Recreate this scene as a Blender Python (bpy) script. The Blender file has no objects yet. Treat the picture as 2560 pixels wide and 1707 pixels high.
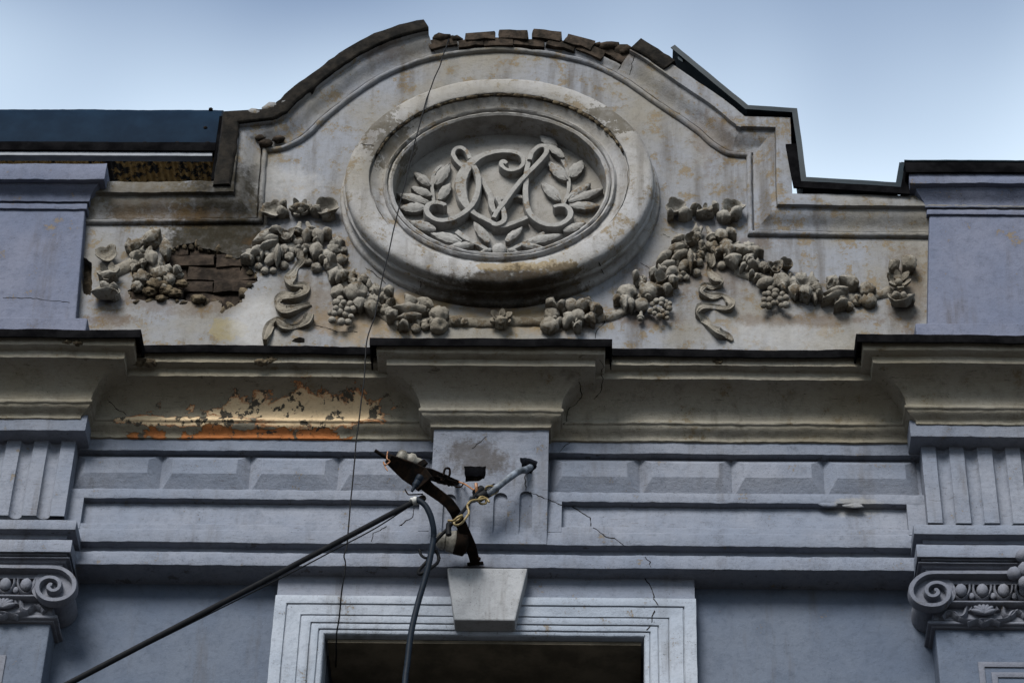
import bpy, bmesh, math, random
from mathutils import Vector, Matrix, noise
random.seed(7)
R = math.radians
scene = bpy.context.scene
col = scene.collection

# ------------------------------------------------------------------ camera
W_, H_ = 2560.0, 1707.0
LENS = 100.0
FPX = LENS / 36.0 * W_
K = W_ / 2352.0
vx, vy = 237 * K, 7440 * K                 # where the building's verticals meet
SL = 0.006                                 # slope of its horizontals
hx = -FPX * FPX / (vx - SL * vy); hy = -SL * hx
AX = -Vector((hx, hy, -FPX)).normalized()
AZ = Vector((vx, vy, -FPX)).normalized()
AY = AZ.cross(AX).normalized()
M = Matrix((AX, AY, AZ))                   # camera -> world
def ray(p):
    return M @ Vector((p[0] - W_ / 2, H_ / 2 - p[1], -FPX))
CAM = Vector((0, -9.75, 1.65))
_r = ray((1137 * K, 800 * K)); CAM.x = -(-0.40 - CAM.y) / _r.y * _r.x
cam = bpy.data.cameras.new('camera'); cam.lens = LENS; cam.sensor_width = 36; cam.sensor_fit = 'HORIZONTAL'
cam.clip_end = 3000; cam.clip_start = 0.1
cob = bpy.data.objects.new('camera', cam); col.objects.link(cob)
cob.matrix_world = Matrix.Translation(CAM) @ M.to_4x4()
scene.camera = cob
scene.render.resolution_x = 1024; scene.render.resolution_y = 682

# ------------------------------------------------------------------ sky, sun, exposure
SUN_EL, SUN_AZ = 38.0, -160.0              # hazy high sun in front of the facade
world = bpy.data.worlds.new('World'); scene.world = world; world.use_nodes = True
wn = world.node_tree; bg = wn.nodes['Background']
sky = wn.nodes.new('ShaderNodeTexSky'); sky.sky_type = 'NISHITA'; sky.sun_disc = False
sky.sun_elevation = R(SUN_EL); sky.sun_rotation = R(SUN_AZ)
sky.air_density = 1.0; sky.dust_density = 2.0; sky.ozone_density = 1.2
# thin high haze: pale low down, clearing towards the zenith, a little uneven
tc = wn.nodes.new('ShaderNodeTexCoord'); sx = wn.nodes.new('ShaderNodeSeparateXYZ'); wn.links.new(tc.outputs['Generated'], sx.inputs[0])
nz = wn.nodes.new('ShaderNodeTexNoise'); nz.inputs['Scale'].default_value = 2.6; nz.inputs['Detail'].default_value = 3; wn.links.new(tc.outputs['Generated'], nz.inputs['Vector'])
ma = wn.nodes.new('ShaderNodeMath'); ma.operation = 'MULTIPLY_ADD'; wn.links.new(nz.outputs[0], ma.inputs[0]); ma.inputs[1].default_value = -0.22; wn.links.new(sx.outputs[2], ma.inputs[2])
mr = wn.nodes.new('ShaderNodeMapRange'); mr.interpolation_type = 'SMOOTHSTEP'; wn.links.new(ma.outputs[0], mr.inputs[0])
mr.inputs[1].default_value = 0.56; mr.inputs[2].default_value = 0.668; mr.inputs[3].default_value = 0.92; mr.inputs[4].default_value = 0.05
mx = wn.nodes.new('ShaderNodeMix'); mx.data_type = 'RGBA'; wn.links.new(mr.outputs[0], mx.inputs[0])
wn.links.new(sky.outputs[0], mx.inputs[6]); mx.inputs[7].default_value = (5.2, 6.2, 7.1, 1)
wn.links.new(mx.outputs[2], bg.inputs[0]); bg.inputs[1].default_value = 0.072
sd = Vector((math.sin(R(SUN_AZ)) * math.cos(R(SUN_EL)), math.cos(R(SUN_AZ)) * math.cos(R(SUN_EL)), math.sin(R(SUN_EL))))
sl = bpy.data.lights.new('sun', 'SUN'); sl.energy = 2.6; sl.angle = R(26); sl.color = (1, 0.965, 0.90)
so = bpy.data.objects.new('sun', sl); col.objects.link(so)
so.rotation_euler = sd.to_track_quat('Z', 'Y').to_euler()
vs = scene.view_settings; vs.view_transform = 'Standard'; vs.look = 'None'; vs.exposure = 1.40; vs.gamma = 1.0

# ------------------------------------------------------------------ tracing helpers
def U(p, d):
    """point of the sight line through source pixel p that lies d metres in front of the lower wall plane"""
    r = ray(p); t = (-d - CAM.y) / r.y
    return CAM + r * t
def F(u, v): return (u * K, v * K)
class Crop:
    def __init__(s, x, y, w, out=2352.0): s.x, s.y, s.s = x, y, w / out
    def __call__(s, u, v): return (s.x + u * s.s, s.y + v * s.s)
PPM = 555.0                                # source pixels per metre at the facade
def zat(y, d, x=1150): return U(F(x, y), d).z
def xat(x, y, d): return U(F(x, y), d).x

D_C = 0.238                                # plane of the centre break
D_F, D_A, D_E = 0.142, 0.12, 0.122         # frieze plane, attic field plane, step of the end breaks

# ------------------------------------------------------------------ materials
class NT:
    def __init__(s, name):
        s.mat = bpy.data.materials.new(name); s.mat.use_nodes = True
        s.t = s.mat.node_tree; s.b = s.t.nodes['Principled BSDF']; s.n = s.t.nodes; s.l = s.t.links
        g = s.n.new('ShaderNodeNewGeometry'); s.pos = g.outputs['Position']
        sp = s.n.new('ShaderNodeSeparateXYZ'); s.l.new(s.pos, sp.inputs[0]); s.X, s.Y, s.Z = sp.outputs
    def put(s, sock, v):
        if isinstance(v, bpy.types.NodeSocket): s.l.new(v, sock)
        else: sock.default_value = v
    def m(s, op, a, b=0.0, c=0.0, clamp=False):
        n = s.n.new('ShaderNodeMath'); n.operation = op; n.use_clamp = clamp
        s.put(n.inputs[0], a); s.put(n.inputs[1], b); s.put(n.inputs[2], c); return n.outputs[0]
    def scaled(s, sc, off=(0, 0, 0)):
        n = s.n.new('ShaderNodeMapping'); s.l.new(s.pos, n.inputs[0]); n.inputs['Scale'].default_value = sc
        n.inputs['Location'].default_value = off; return n.outputs[0]
    def noise(s, scale, detail=4, rough=0.6, vec=None, dist=0.0):
        n = s.n.new('ShaderNodeTexNoise'); s.l.new(vec or s.pos, n.inputs['Vector'])
        n.inputs['Scale'].default_value = scale; n.inputs['Detail'].default_value = detail
        n.inputs['Roughness'].default_value = rough; n.inputs['Distortion'].default_value = dist; return n.outputs[0]
    def ramp(s, v, lo, hi, a=0.0, b=1.0):
        n = s.n.new('ShaderNodeMapRange'); n.interpolation_type = 'SMOOTHSTEP'
        s.put(n.inputs[0], v); n.inputs[1].default_value = lo; n.inputs[2].default_value = hi
        n.inputs[3].default_value = a; n.inputs[4].default_value = b; return n.outputs[0]
    def mix(s, f, a, b):
        n = s.n.new('ShaderNodeMix'); n.data_type = 'RGBA'; s.put(n.inputs[0], f)
        for i, v in ((6, a), (7, b)):
            s.put(n.inputs[i], v if isinstance(v, bpy.types.NodeSocket) else (*v, 1))
        return n.outputs[2]
    def blob(s, cx, cz, rx, rz, ns, amp=0.8, soft=0.12):
        a = s.m('DIVIDE', s.m('SUBTRACT', s.X, cx), rx); b = s.m('DIVIDE', s.m('SUBTRACT', s.Z, cz), rz)
        r = s.m('SQRT', s.m('ADD', s.m('MULTIPLY', a, a), s.m('MULTIPLY', b, b)))
        r = s.m('ADD', r, s.m('MULTIPLY', s.m('SUBTRACT', ns, 0.5), amp))
        return s.ramp(r, 1 - soft, 1 + soft, 1.0, 0.0)
    def out(s, colr, rough=0.9, bump=None, strength=0.3, dist=0.004, metal=0.0, spec=0.3):
        s.put(s.b.inputs['Base Color'], colr if isinstance(colr, bpy.types.NodeSocket) else (*colr, 1))
        s.put(s.b.inputs['Roughness'], rough); s.b.inputs['Metallic'].default_value = metal
        s.b.inputs['Specular IOR Level'].default_value = spec
        if bump is not None:
            n = s.n.new('ShaderNodeBump'); n.inputs['Strength'].default_value = strength
            n.inputs['Distance'].default_value = dist; s.put(n.inputs['Height'], bump)
            s.l.new(n.outputs[0], s.b.inputs['Normal'])
        return s.mat
GREY = (0.40, 0.41, 0.43); PALE = (0.52, 0.51, 0.49); TAN = (0.165, 0.125, 0.075); DIRT = (0.035, 0.026, 0.016)
ALB = 0.70
def stucco(name, base=GREY, alt=PALE, wear=0.62, wearcol=TAN, dirt=0.66, brush=False, blobs=(), peel=(), bumpk=1.0):
    t = NT(name); base, alt, wearcol = (tuple(x * ALB for x in q) for q in (base, alt, wearcol))
    big = t.noise(1.7, 5, 0.6); mid = t.noise(9, 6, 0.7); fine = t.noise(70, 5, 0.75)
    c = t.mix(t.ramp(big, 0.35, 0.65), base, alt)
    c = t.mix(t.m('MULTIPLY', t.ramp(mid, 0.45, 0.70), 0.5), c, tuple(0.72 * x for x in base))
    c = t.mix(t.m('MULTIPLY', t.ramp(t.noise(34, 5, 0.7), 0.5, 0.66), 0.30), c, tuple(0.55 * x for x in base))
    # worn-through paint, ragged patches
    wv = t.m('ADD', t.m('MULTIPLY', mid, 0.65), t.m('MULTIPLY', fine, 0.35))
    wm = t.ramp(wv, wear, wear + 0.035)
    c = t.mix(t.m('MULTIPLY', wm, 0.75), c, wearcol)
    # rain streaks
    st = t.noise(1.0, 5, 0.65, t.scaled((9, 9, 0.9)))
    sm = t.m('MULTIPLY', t.ramp(st, dirt - 0.10, dirt + 0.12), t.ramp(big, 0.4, 0.6, 0.25, 0.9))
    c = t.mix(t.m('MULTIPLY', sm, 0.6), c, DIRT)
    # soot specks
    sp = t.noise(150, 3, 0.7); spm = t.ramp(sp, 0.62, 0.67)
    c = t.mix(t.m('MULTIPLY', spm, t.ramp(mid, 0.42, 0.62, 0.15, 0.85)), c, (0.02, 0.017, 0.013))
    h = t.m('ADD', t.m('ADD', t.m('MULTIPLY', fine, 0.8), t.m('MULTIPLY', mid, 0.8)), t.m('MULTIPLY', t.noise(4.5, 3, 0.5), 1.6))
    if brush:
        br = t.noise(1.0, 4, 0.6, t.scaled((7, 7, 75)))
        bm = t.ramp(br, 0.5, 0.75)
        c = t.mix(t.m('MULTIPLY', bm, 0.16), c, tuple(x * y for x, y in zip(base, (.72, .62, .55))))
        dk = t.noise(1.0, 4, 0.7, t.scaled((14, 14, 190)))
        c = t.mix(t.m('MULTIPLY', t.ramp(dk, 0.62, 0.67), 0.55), c, DIRT)
        h = t.m('ADD', h, t.m('MULTIPLY', br, 0.35))
    h = t.m('SUBTRACT', h, t.m('MULTIPLY', wm, 0.25))
    for (cx, cz, rx, rz, colr, op, amp, soft) in blobs:
        bn = t.m('ADD', t.m('MULTIPLY', t.noise(6, 5, 0.65), 0.6), t.m('MULTIPLY', t.noise(45, 4, 0.7), 0.4))
        bm = t.blob(cx, cz, rx, rz, bn, amp * 2.4, soft)
        tone = t.ramp(t.noise(16, 5, 0.7), 0.35, 0.6, 0.72, 1.0)
        c = t.mix(t.m('MULTIPLY', t.m('MULTIPLY', bm, tone), op), c, tuple(x * ALB for x in colr))
    for (cx, cz, rx, rz, ca, cb) in peel:
        v1 = t.scaled((1, 1, 1.6)); n1 = t.noise(5.5, 7, 0.66, v1, 0.5); n2 = t.noise(17, 6, 0.7)
        pm = t.blob(cx, cz, rx, rz, n1, 3.4, 0.03)
        isl = t.ramp(n2, 0.545, 0.565); pm = t.m('MULTIPLY', pm, t.m('SUBTRACT', 1.0, isl))
        edge = t.blob(cx, cz, rx * 0.93, rz * 0.90, n1, 3.4, 0.12)
        pc = t.mix(edge, cb, ca)
        pc = t.mix(t.ramp(fine, 0.5, 0.75), pc, tuple(0.6 * x for x in ca))
        rim = t.m('MULTIPLY', t.blob(cx, cz, rx * 1.03, rz * 1.03, n1, 3.4, 0.02), t.m('SUBTRACT', 1.0, pm))
        c = t.mix(t.m('MULTIPLY', rim, 0.75), c, (0.03, 0.025, 0.02))
        edge = t.m('MULTIPLY', edge, t.ramp(n2, 0.40, 0.46, 0.35, 1.0))
        c = t.mix(pm, c, pc); h = t.m('SUBTRACT', h, t.m('MULTIPLY', pm, 1.6))
    return t.out(c, 0.92, h, 0.55 * bumpk, 0.008, spec=0.12)

def plain(name, a, b, rough=0.6, metal=0.0, scale=25, bump=0.25, dist=0.003, spec=0.4):
    a = tuple(x * ALB for x in a); b = tuple(x * ALB for x in b)
    t = NT(name); n = t.noise(scale, 5, 0.65); n2 = t.noise(scale * 6, 3, 0.6)
    c = t.mix(t.ramp(n, 0.35, 0.68), a, b)
    return t.out(c, rough, t.m('ADD', n, t.m('MULTIPLY', n2, 0.4)), bump, dist, metal, spec)

# stains with a shape of their own; some brown ones also paint shade below festoons
def B(x, y, rx, ry, d, colr, op, amp=1.0, soft=0.2):
    q = U(F(x, y), d); return (q.x, q.z, rx / 510.0, ry / 383.0, colr, op, amp, soft)
ALGAE = (0.016, 0.013, 0.007); RUST_SHADE = (0.075, 0.042, 0.017); OCHRE = (0.24, 0.165, 0.08); LIME = (0.35, 0.35, 0.355)
attic_blobs = [B(530, 475, 125, 100, D_A, ALGAE, 0.96, 1.1, 0.35), B(490, 575, 125, 75, D_A, ALGAE, 0.96, 1.1, 0.3), B(520, 330, 30, 120, D_A, (0.06, 0.05, 0.03), 0.85, 1.2, 0.3), B(330, 470, 130, 50, D_A, (0.07, 0.055, 0.03), 0.7, 2.2, 0.3),
               B(360, 500, 150, 18, D_A, RUST_SHADE, 0.5, 1.6, 0.5), B(1150, 700, 60, 30, D_A, RUST_SHADE, 0.75, 0.9, 0.5),
               B(400, 690, 170, 30, D_A, RUST_SHADE, 0.45, 1.6, 0.4), B(520, 760, 40, 25, D_A, (0.20, 0.17, 0.10), 0.85, 1.6, 0.1),
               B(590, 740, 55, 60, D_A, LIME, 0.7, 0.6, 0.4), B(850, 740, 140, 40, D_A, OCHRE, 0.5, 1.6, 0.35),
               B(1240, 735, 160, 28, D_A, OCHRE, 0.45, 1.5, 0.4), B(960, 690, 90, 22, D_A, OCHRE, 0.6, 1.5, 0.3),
               B(820, 130, 120, 25, D_A, RUST_SHADE, 0.45, 1.6, 0.4), B(1500, 130, 110, 30, D_A, RUST_SHADE, 0.4, 1.6, 0.4),
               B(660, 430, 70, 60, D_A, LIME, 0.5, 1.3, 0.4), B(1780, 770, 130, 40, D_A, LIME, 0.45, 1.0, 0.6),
               B(1600, 640, 110, 40, D_A, RUST_SHADE, 0.40, 2.0, 0.5), B(1850, 735, 150, 14, D_A, RUST_SHADE, 0.55, 2.0, 0.5), B(720, 700, 60, 60, D_A, RUST_SHADE, 0.40, 2.0, 0.5), B(1480, 735, 70, 14, D_A, RUST_SHADE, 0.55, 2.0, 0.5),  # brown staining here and below, with occlusion shade around the festoons painted in
               B(1700, 560, 60, 14, D_A, RUST_SHADE, 0.5, 2.0, 0.5), B(250, 735, 60, 16, D_A, RUST_SHADE, 0.6, 2.0, 0.5), B(1650, 330, 60, 60, D_A, RUST_SHADE, 0.35, 2.4, 0.4), B(2090, 660, 40, 90, D_A, RUST_SHADE, 0.45, 2.0, 0.5), B(690, 560, 110, 16, D_A, RUST_SHADE, 0.5, 2.0, 0.5)]
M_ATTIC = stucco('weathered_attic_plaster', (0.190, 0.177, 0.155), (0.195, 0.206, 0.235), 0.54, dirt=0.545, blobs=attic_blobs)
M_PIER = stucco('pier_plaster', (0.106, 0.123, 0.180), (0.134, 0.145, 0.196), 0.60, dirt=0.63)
M_RING = stucco('medallion_plaster', (0.225, 0.210, 0.185), (0.29, 0.29, 0.30), 0.545, dirt=0.57,
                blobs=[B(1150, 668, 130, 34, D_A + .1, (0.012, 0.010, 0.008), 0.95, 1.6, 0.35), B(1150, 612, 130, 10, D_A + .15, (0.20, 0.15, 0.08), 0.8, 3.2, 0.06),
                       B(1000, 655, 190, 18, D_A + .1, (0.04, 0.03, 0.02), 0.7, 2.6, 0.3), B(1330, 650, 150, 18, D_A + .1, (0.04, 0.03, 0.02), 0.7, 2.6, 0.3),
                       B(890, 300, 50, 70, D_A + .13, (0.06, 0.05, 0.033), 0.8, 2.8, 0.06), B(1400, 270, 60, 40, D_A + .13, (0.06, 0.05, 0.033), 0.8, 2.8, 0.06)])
M_PANEL = stucco('medallion_panel_plaster', (0.20, 0.186, 0.165), (0.25, 0.245, 0.24), 0.57)
M_ORN = stucco('ornament_plaster', (0.185, 0.163, 0.130), (0.27, 0.255, 0.23), 0.535, wearcol=(0.11, 0.08, 0.048), dirt=0.57, bumpk=2.2)
M_LETTER = stucco('relief_plaster', (0.225, 0.217, 0.205), (0.275, 0.272, 0.268), 0.555, wearcol=(0.15, 0.105, 0.06), bumpk=1.5)
M_ROUGH = plain('crumbled_plaster', (0.045, 0.034, 0.022), (0.15, 0.12, 0.08), 0.95, 0, 22, 0.9, 0.01, 0.1)
M_CORN = stucco('cornice_plaster', (0.225, 0.200, 0.152), (0.26, 0.242, 0.205), 0.575, dirt=0.64, brush=True)
CREAM = (0.50, 0.38, 0.24); ORANGE = (0.27, 0.10, 0.035)
def PL(x, y, rx, ry, d, a, b):
    q = U(F(x, y), d); return (q.x, q.z, rx / 510.0, ry / 383.0, a, b)
M_CORN_P = stucco('peeling_cornice_plaster', (0.22, 0.196, 0.15), (0.255, 0.238, 0.20), 0.59, dirt=0.64, brush=True,
                  peel=[PL(665, 925, 190, 28, 0.27, CREAM, ORANGE), PL(450, 948, 170, 9, 0.25, CREAM, ORANGE),
                        PL(560, 990, 240, 13, 0.2, ORANGE, (0.14, 0.06, 0.02))])
M_FRZ = stucco('frieze_plaster', (0.152, 0.175, 0.228), (0.188, 0.204, 0.248), 0.60, wearcol=(0.16, 0.128, 0.09), brush=True, dirt=0.62,
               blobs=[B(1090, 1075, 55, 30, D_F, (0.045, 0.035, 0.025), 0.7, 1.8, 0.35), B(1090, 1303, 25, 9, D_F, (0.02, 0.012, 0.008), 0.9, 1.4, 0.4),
                      B(1960, 1160, 50, 12, D_F, (0.25, 0.245, 0.235), 0.6, 1.6, 0.3)])
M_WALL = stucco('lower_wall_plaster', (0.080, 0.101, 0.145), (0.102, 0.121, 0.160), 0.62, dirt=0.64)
M_FRAME = stucco('window_frame_plaster', (0.25, 0.285, 0.345), (0.31, 0.34, 0.395), 0.585, dirt=0.60)
M_KEY = stucco('keystone_plaster', (0.275, 0.285, 0.305), (0.32, 0.33, 0.35), 0.61, dirt=0.62)
M_CAP = stucco('capital_plaster', (0.118, 0.128, 0.162), (0.158, 0.166, 0.198), 0.60, wearcol=(0.10, 0.078, 0.05))
M_FLASH = plain('dark_flashing_metal', (0.003, 0.003, 0.0035), (0.008, 0.008, 0.009), 0.9, 0.0, 9, 0.3, 0.004, 0.0)
M_TEAL = plain('blue_flashing_metal', (0.003, 0.010, 0.016), (0.007, 0.018, 0.028), 0.5, 0.0, 7, 0.15, 0.004, 0.1)
M_ROOF = plain('blue_roof_sheet', (0.003, 0.010, 0.022), (0.005, 0.015, 0.031), 0.7, 0.0, 5, 0.25, 0.006, 0.03)
M_COPE = plain('weathered_coping', (0.003, 0.0028, 0.0025), (0.018, 0.015, 0.012), 0.95, 0, 14, 0.8, 0.008, 0.1)
M_BRICK = plain('old_brick', (0.010, 0.008, 0.006), (0.05, 0.037, 0.028), 0.95, 0, 18, 0.9, 0.008, 0.1)
M_BRICK_D = plain('sooty_brick', (0.012, 0.009, 0.007), (0.050, 0.037, 0.028), 0.95, 0, 14, 0.9, 0.01, 0.1)
M_MORTAR = plain('crumbling_mortar', (0.02, 0.016, 0.011), (0.07, 0.055, 0.038), 0.95, 0, 16, 1.0, 0.012, 0.1)
M_CRACK = plain('crack_shadow', (0.012, 0.011, 0.010), (0.02, 0.018, 0.016), 1.0, 0, 30, 0.1, 0.001, 0.0)
M_HOLE = plain('dark_hole_floor', (0.012, 0.010, 0.008), (0.05, 0.04, 0.03), 1.0, 0, 30, 0.8, 0.008, 0.0)  # near-black colour for the floors of the holes
M_IRON = plain('rusty_black_iron', (0.003, 0.0028, 0.0028), (0.014, 0.008, 0.005), 0.85, 0.0, 30, 0.5, 0.003, 0.05)
M_CABLE = plain('black_cable', (0.003, 0.0035, 0.005), (0.006, 0.0065, 0.008), 0.6, 0, 40, 0.1, 0.001, 0.08)
M_BLUEC = plain('navy_cable', (0.003, 0.007, 0.014), (0.006, 0.012, 0.022), 0.6, 0, 40, 0.1, 0.001, 0.1)
M_YEL = plain('yellow_wire', (0.15, 0.105, 0.035), (0.24, 0.18, 0.07), 0.5, 0, 40, 0.1, 0.001)
M_ORG = plain('copper_wire', (0.20, 0.08, 0.03), (0.28, 0.13, 0.05), 0.5, 0, 40, 0.1, 0.001)
M_TAPE = plain('grubby_white_tape', (0.30, 0.30, 0.29), (0.42, 0.42, 0.41), 0.8, 0, 20, 0.3, 0.002, 0.1)
M_PORC = plain('stained_porcelain', (0.05, 0.043, 0.03), (0.26, 0.245, 0.21), 0.6, 0, 20, 0.1, 0.001, 0.5)
M_PIPE = plain('painted_conduit', (0.02, 0.028, 0.04), (0.16, 0.19, 0.24), 0.6, 0, 26, 0.4, 0.002)
M_WHITE = plain('white_trim_metal', (0.12, 0.14, 0.17), (0.18, 0.20, 0.24), 0.6, 0, 12, 0.1, 0.002)
M_DARKW = plain('dark_reveal_boards', (0.08, 0.068, 0.05), (0.16, 0.135, 0.10), 0.85, 0, 6, 0.5, 0.006, 0.2)
M_GLASS = plain('dark_pane', (0.01, 0.012, 0.014), (0.02, 0.022, 0.025), 0.08, 0, 3, 0.0, 0.001, 0.5)
def soffit_mat():
    t = NT('mouldy_soffit_sheet'); a = t.noise(11, 5, 0.7, t.scaled((1, 1, 1)))
    c = t.mix(t.ramp(t.noise(30, 4, 0.6), 0.3, 0.7), (0.22, 0.13, 0.035), (0.42, 0.27, 0.09))
    c = t.mix(t.ramp(a, 0.50, 0.56), c, (0.012, 0.010, 0.007))
    return t.out(c, 0.8, a, 0.3)
M_SOFF = soffit_mat()
def asphalt_mat():
    t = NT('asphalt'); c = t.mix(t.ramp(t.noise(3, 6, 0.6), 0.3, 0.7), (0.042, 0.039, 0.035), (0.06, 0.056, 0.05))
    return t.out(c, 0.9, t.noise(120, 4, 0.6), 0.5, 0.005)
M_ASPH = asphalt_mat()
M_PAVE = plain('pale_paving', (0.10, 0.09, 0.075), (0.14, 0.125, 0.10), 0.9, 0, 3, 0.3, 0.004)

# ------------------------------------------------------------------ mesh helpers
def jit(v, amp):
    n = noise.noise_vector(v * 4.0) * amp * 1.2 + noise.noise_vector(v * 22.0) * amp * 0.8 + noise.noise_vector(v * 70.0) * amp * 0.6
    return v + n
def mesh_obj(name, verts, faces, mat, parent=None, amp=0.0, smooth=True, ang=42, recalc=True, kind=None):
    me = bpy.data.meshes.new(name)
    if amp: verts = [jit(Vector(v), amp) for v in verts]
    me.from_pydata([tuple(v) for v in verts], [], faces)
    if recalc:
        bm = bmesh.new(); bm.from_mesh(me); bmesh.ops.recalc_face_normals(bm, faces=bm.faces); bm.to_mesh(me); bm.free()
    me.update()
    if smooth:
        me.polygons.foreach_set('use_smooth', [True] * len(me.polygons))
        me.set_sharp_from_angle(angle=R(ang))
    me.materials.append(mat)
    o = bpy.data.objects.new(name, me); col.objects.link(o)
    if parent: o.parent = parent
    if kind: o['kind'] = kind
    return o
class MB:
    """collects pieces of one part"""
    def __init__(s): s.v, s.f = [], []
    def add(s, verts, faces):
        k = len(s.v); s.v += [Vector(v) for v in verts]; s.f += [[i + k for i in f] for f in faces]
    def box(s, x0, x1, y0, y1, z0, z1):
        s.add([(x, y, z) for x in (x0, x1) for y in (y0, y1) for z in (z0, z1)],
              [(0, 1, 3, 2), (4, 6, 7, 5), (0, 4, 5, 1), (2, 3, 7, 6), (0, 2, 6, 4), (1, 5, 7, 3)])
    def build(s, name, mat, parent=None, **k): return mesh_obj(name, s.v, s.f, mat, parent, **k)
def empty(name, loc, label, cat, group=None):
    o = bpy.data.objects.new(name, None); col.objects.link(o); o.location = loc
    o['label'] = label; o['category'] = cat
    if group: o['group'] = group
    return o
def tag(o, label, cat, group=None):
    o['label'] = label; o['category'] = cat
    if group: o['group'] = group
    return o
def rounded(prof, r=0.004):
    out = []; n = len(prof)
    for i, p in enumerate(prof):
        p = Vector(p); a = Vector(prof[i - 1]); b = Vector(prof[(i + 1) % n])
        u, w = a - p, b - p
        if u.length < 1e-6 or w.length < 1e-6: continue
        ang = u.angle(w)
        if ang > R(150): out.append(p); continue
        q = min(r, u.length * 0.4, w.length * 0.4)
        A, C = p + u.normalized() * q, p + w.normalized() * q
        out += [A, (A + C) * 0.25 + p * 0.5, C]
    return out
def resample(path, step):
    out = [Vector(path[0])]
    for a, b in zip(path, path[1:]):
        a, b = Vector(a), Vector(b); n = max(1, int((b - a).length / step))
        out += [a.lerp(b, i / n) for i in range(1, n + 1)]
    return out
def catmull(pts, n=6):
    P = [Vector(p) for p in pts]; P = [2 * P[0] - P[1]] + P + [2 * P[-1] - P[-2]]; out = []
    for i in range(1, len(P) - 2):
        for k in range(n):
            t = k / n; a, b, c, d = P[i - 1:i + 3]
            out.append(0.5 * ((2 * b) + (c - a) * t + (2 * a - 5 * b + 4 * c - d) * t * t + (3 * b - a - 3 * c + d) * t ** 3))
    out.append(P[-2]); return out
def sweep(path, prof, map3, closed=False, step=None):
    """mitred sweep; long straight stretches are divided between the mitred rings"""
    P = [Vector(p) for p in path]; n = len(P); m = len(prof); rings = []
    for i in range(n):
        a = P[i - 1] if (i > 0 or closed) else None; b = P[(i + 1) % n] if (i < n - 1 or closed) else None
        d1 = (P[i] - a).normalized() if a is not None else (b - P[i]).normalized()
        d2 = (b - P[i]).normalized() if b is not None else d1
        n1 = Vector((-d1.y, d1.x)); n2 = Vector((-d2.y, d2.x)); mm = n1 + n2
        if mm.length < 1e-6: mm = n1
        mm.normalize(); mm = mm / max(0.35, mm.dot(n1))
        rings.append([map3(*(P[i] + mm * w), h) for (w, h) in prof])
    if step:
        out = [rings[0]]
        for i in range(n - 1):
            k = max(1, int((P[i + 1] - P[i]).length / step))
            for t in range(1, k + 1):
                out.append([a.lerp(b, t / k) for a, b in zip(rings[i], rings[i + 1])])
        rings = out
    V = [v for r in rings for v in r]; n = len(rings)
    Fc = []
    for i in range(n if closed else n - 1):
        j = (i + 1) % n
        for k in range(m):
            l = (k + 1) % m; Fc.append((i * m + k, i * m + l, j * m + l, j * m + k))
    if not closed:
        Fc.append(tuple(range(m))[::-1]); Fc.append(tuple((n - 1) * m + k for k in range(m)))
    return V, Fc
def plan(a, b, h): return Vector((a, b, h))
def elev(a, b, h): return Vector((a, -h, b))
def plate(outline, holes, d, back, name, mat, parent, hole_depth=None, hole_mat=None, hole_names=None):
    """flat plastered sheet: outline and holes are (X,Z) loops; each hole gets walls and a floor"""
    bm = bmesh.new(); loops = []
    for lp in [outline] + holes:
        vs_ = [bm.verts.new((x, -d, z)) for x, z in lp]
        es = [bm.edges.new((vs_[i], vs_[(i + 1) % len(vs_)])) for i in range(len(vs_))]
        loops.append((vs_, es))
    bmesh.ops.triangle_fill(bm, use_beauty=True, use_dissolve=False, edges=[e for l in loops for e in l[1]])
    for li, (vs_, es) in enumerate(loops):
        dd = back if li == 0 else hole_depth[li - 1]
        bv = [bm.verts.new((v.co.x, v.co.y + dd, v.co.z)) for v in vs_]
        for i in range(len(vs_)):
            j = (i + 1) % len(vs_); bm.faces.new((vs_[i], vs_[j], bv[j], bv[i]))
    bmesh.ops.recalc_face_normals(bm, faces=bm.faces)
    me = bpy.data.meshes.new(name); bm.to_mesh(me); bm.free(); me.materials.append(mat)
    # the sheet faces the street
    o = bpy.data.objects.new(name, me); col.objects.link(o); o.parent = parent
    for i, h in enumerate(holes):
        if hole_mat and hole_mat[i]:
            dd = hole_depth[i]; vv = [(x, -d + dd - 0.002, z) for x, z in h]
            mesh_obj(hole_names[i], vv, [tuple(range(len(vv)))], hole_mat[i], o, smooth=False)
    return o

# ------------------------------------------------------------------ ground
def ground():
    g = MB(); g.add([(-400, -400, 0), (400, -400, 0), (400, 400, 0), (-400, 400, 0)], [(0, 1, 2, 3)])
    o = g.build('road', M_ASPH, smooth=False, recalc=False); o['kind'] = 'structure'
    p = MB(); p.box(-30, 30, -3.4, 0.05, 0.004, 0.13)
    o = p.build('pavement', M_PAVE, smooth=False); o['kind'] = 'structure'
ground()

# ------------------------------------------------------------------ the building
bld = empty('building', (0, 0, 0), 'old grey plastered town building with arched gable, monogram medallion and fruit festoons', 'building')
XL, XR = -3.6, 3.6
z_arch_bot = zat(1301, D_F)                       # underside of the architrave
z_wall_top = z_arch_bot + 0.06
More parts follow.
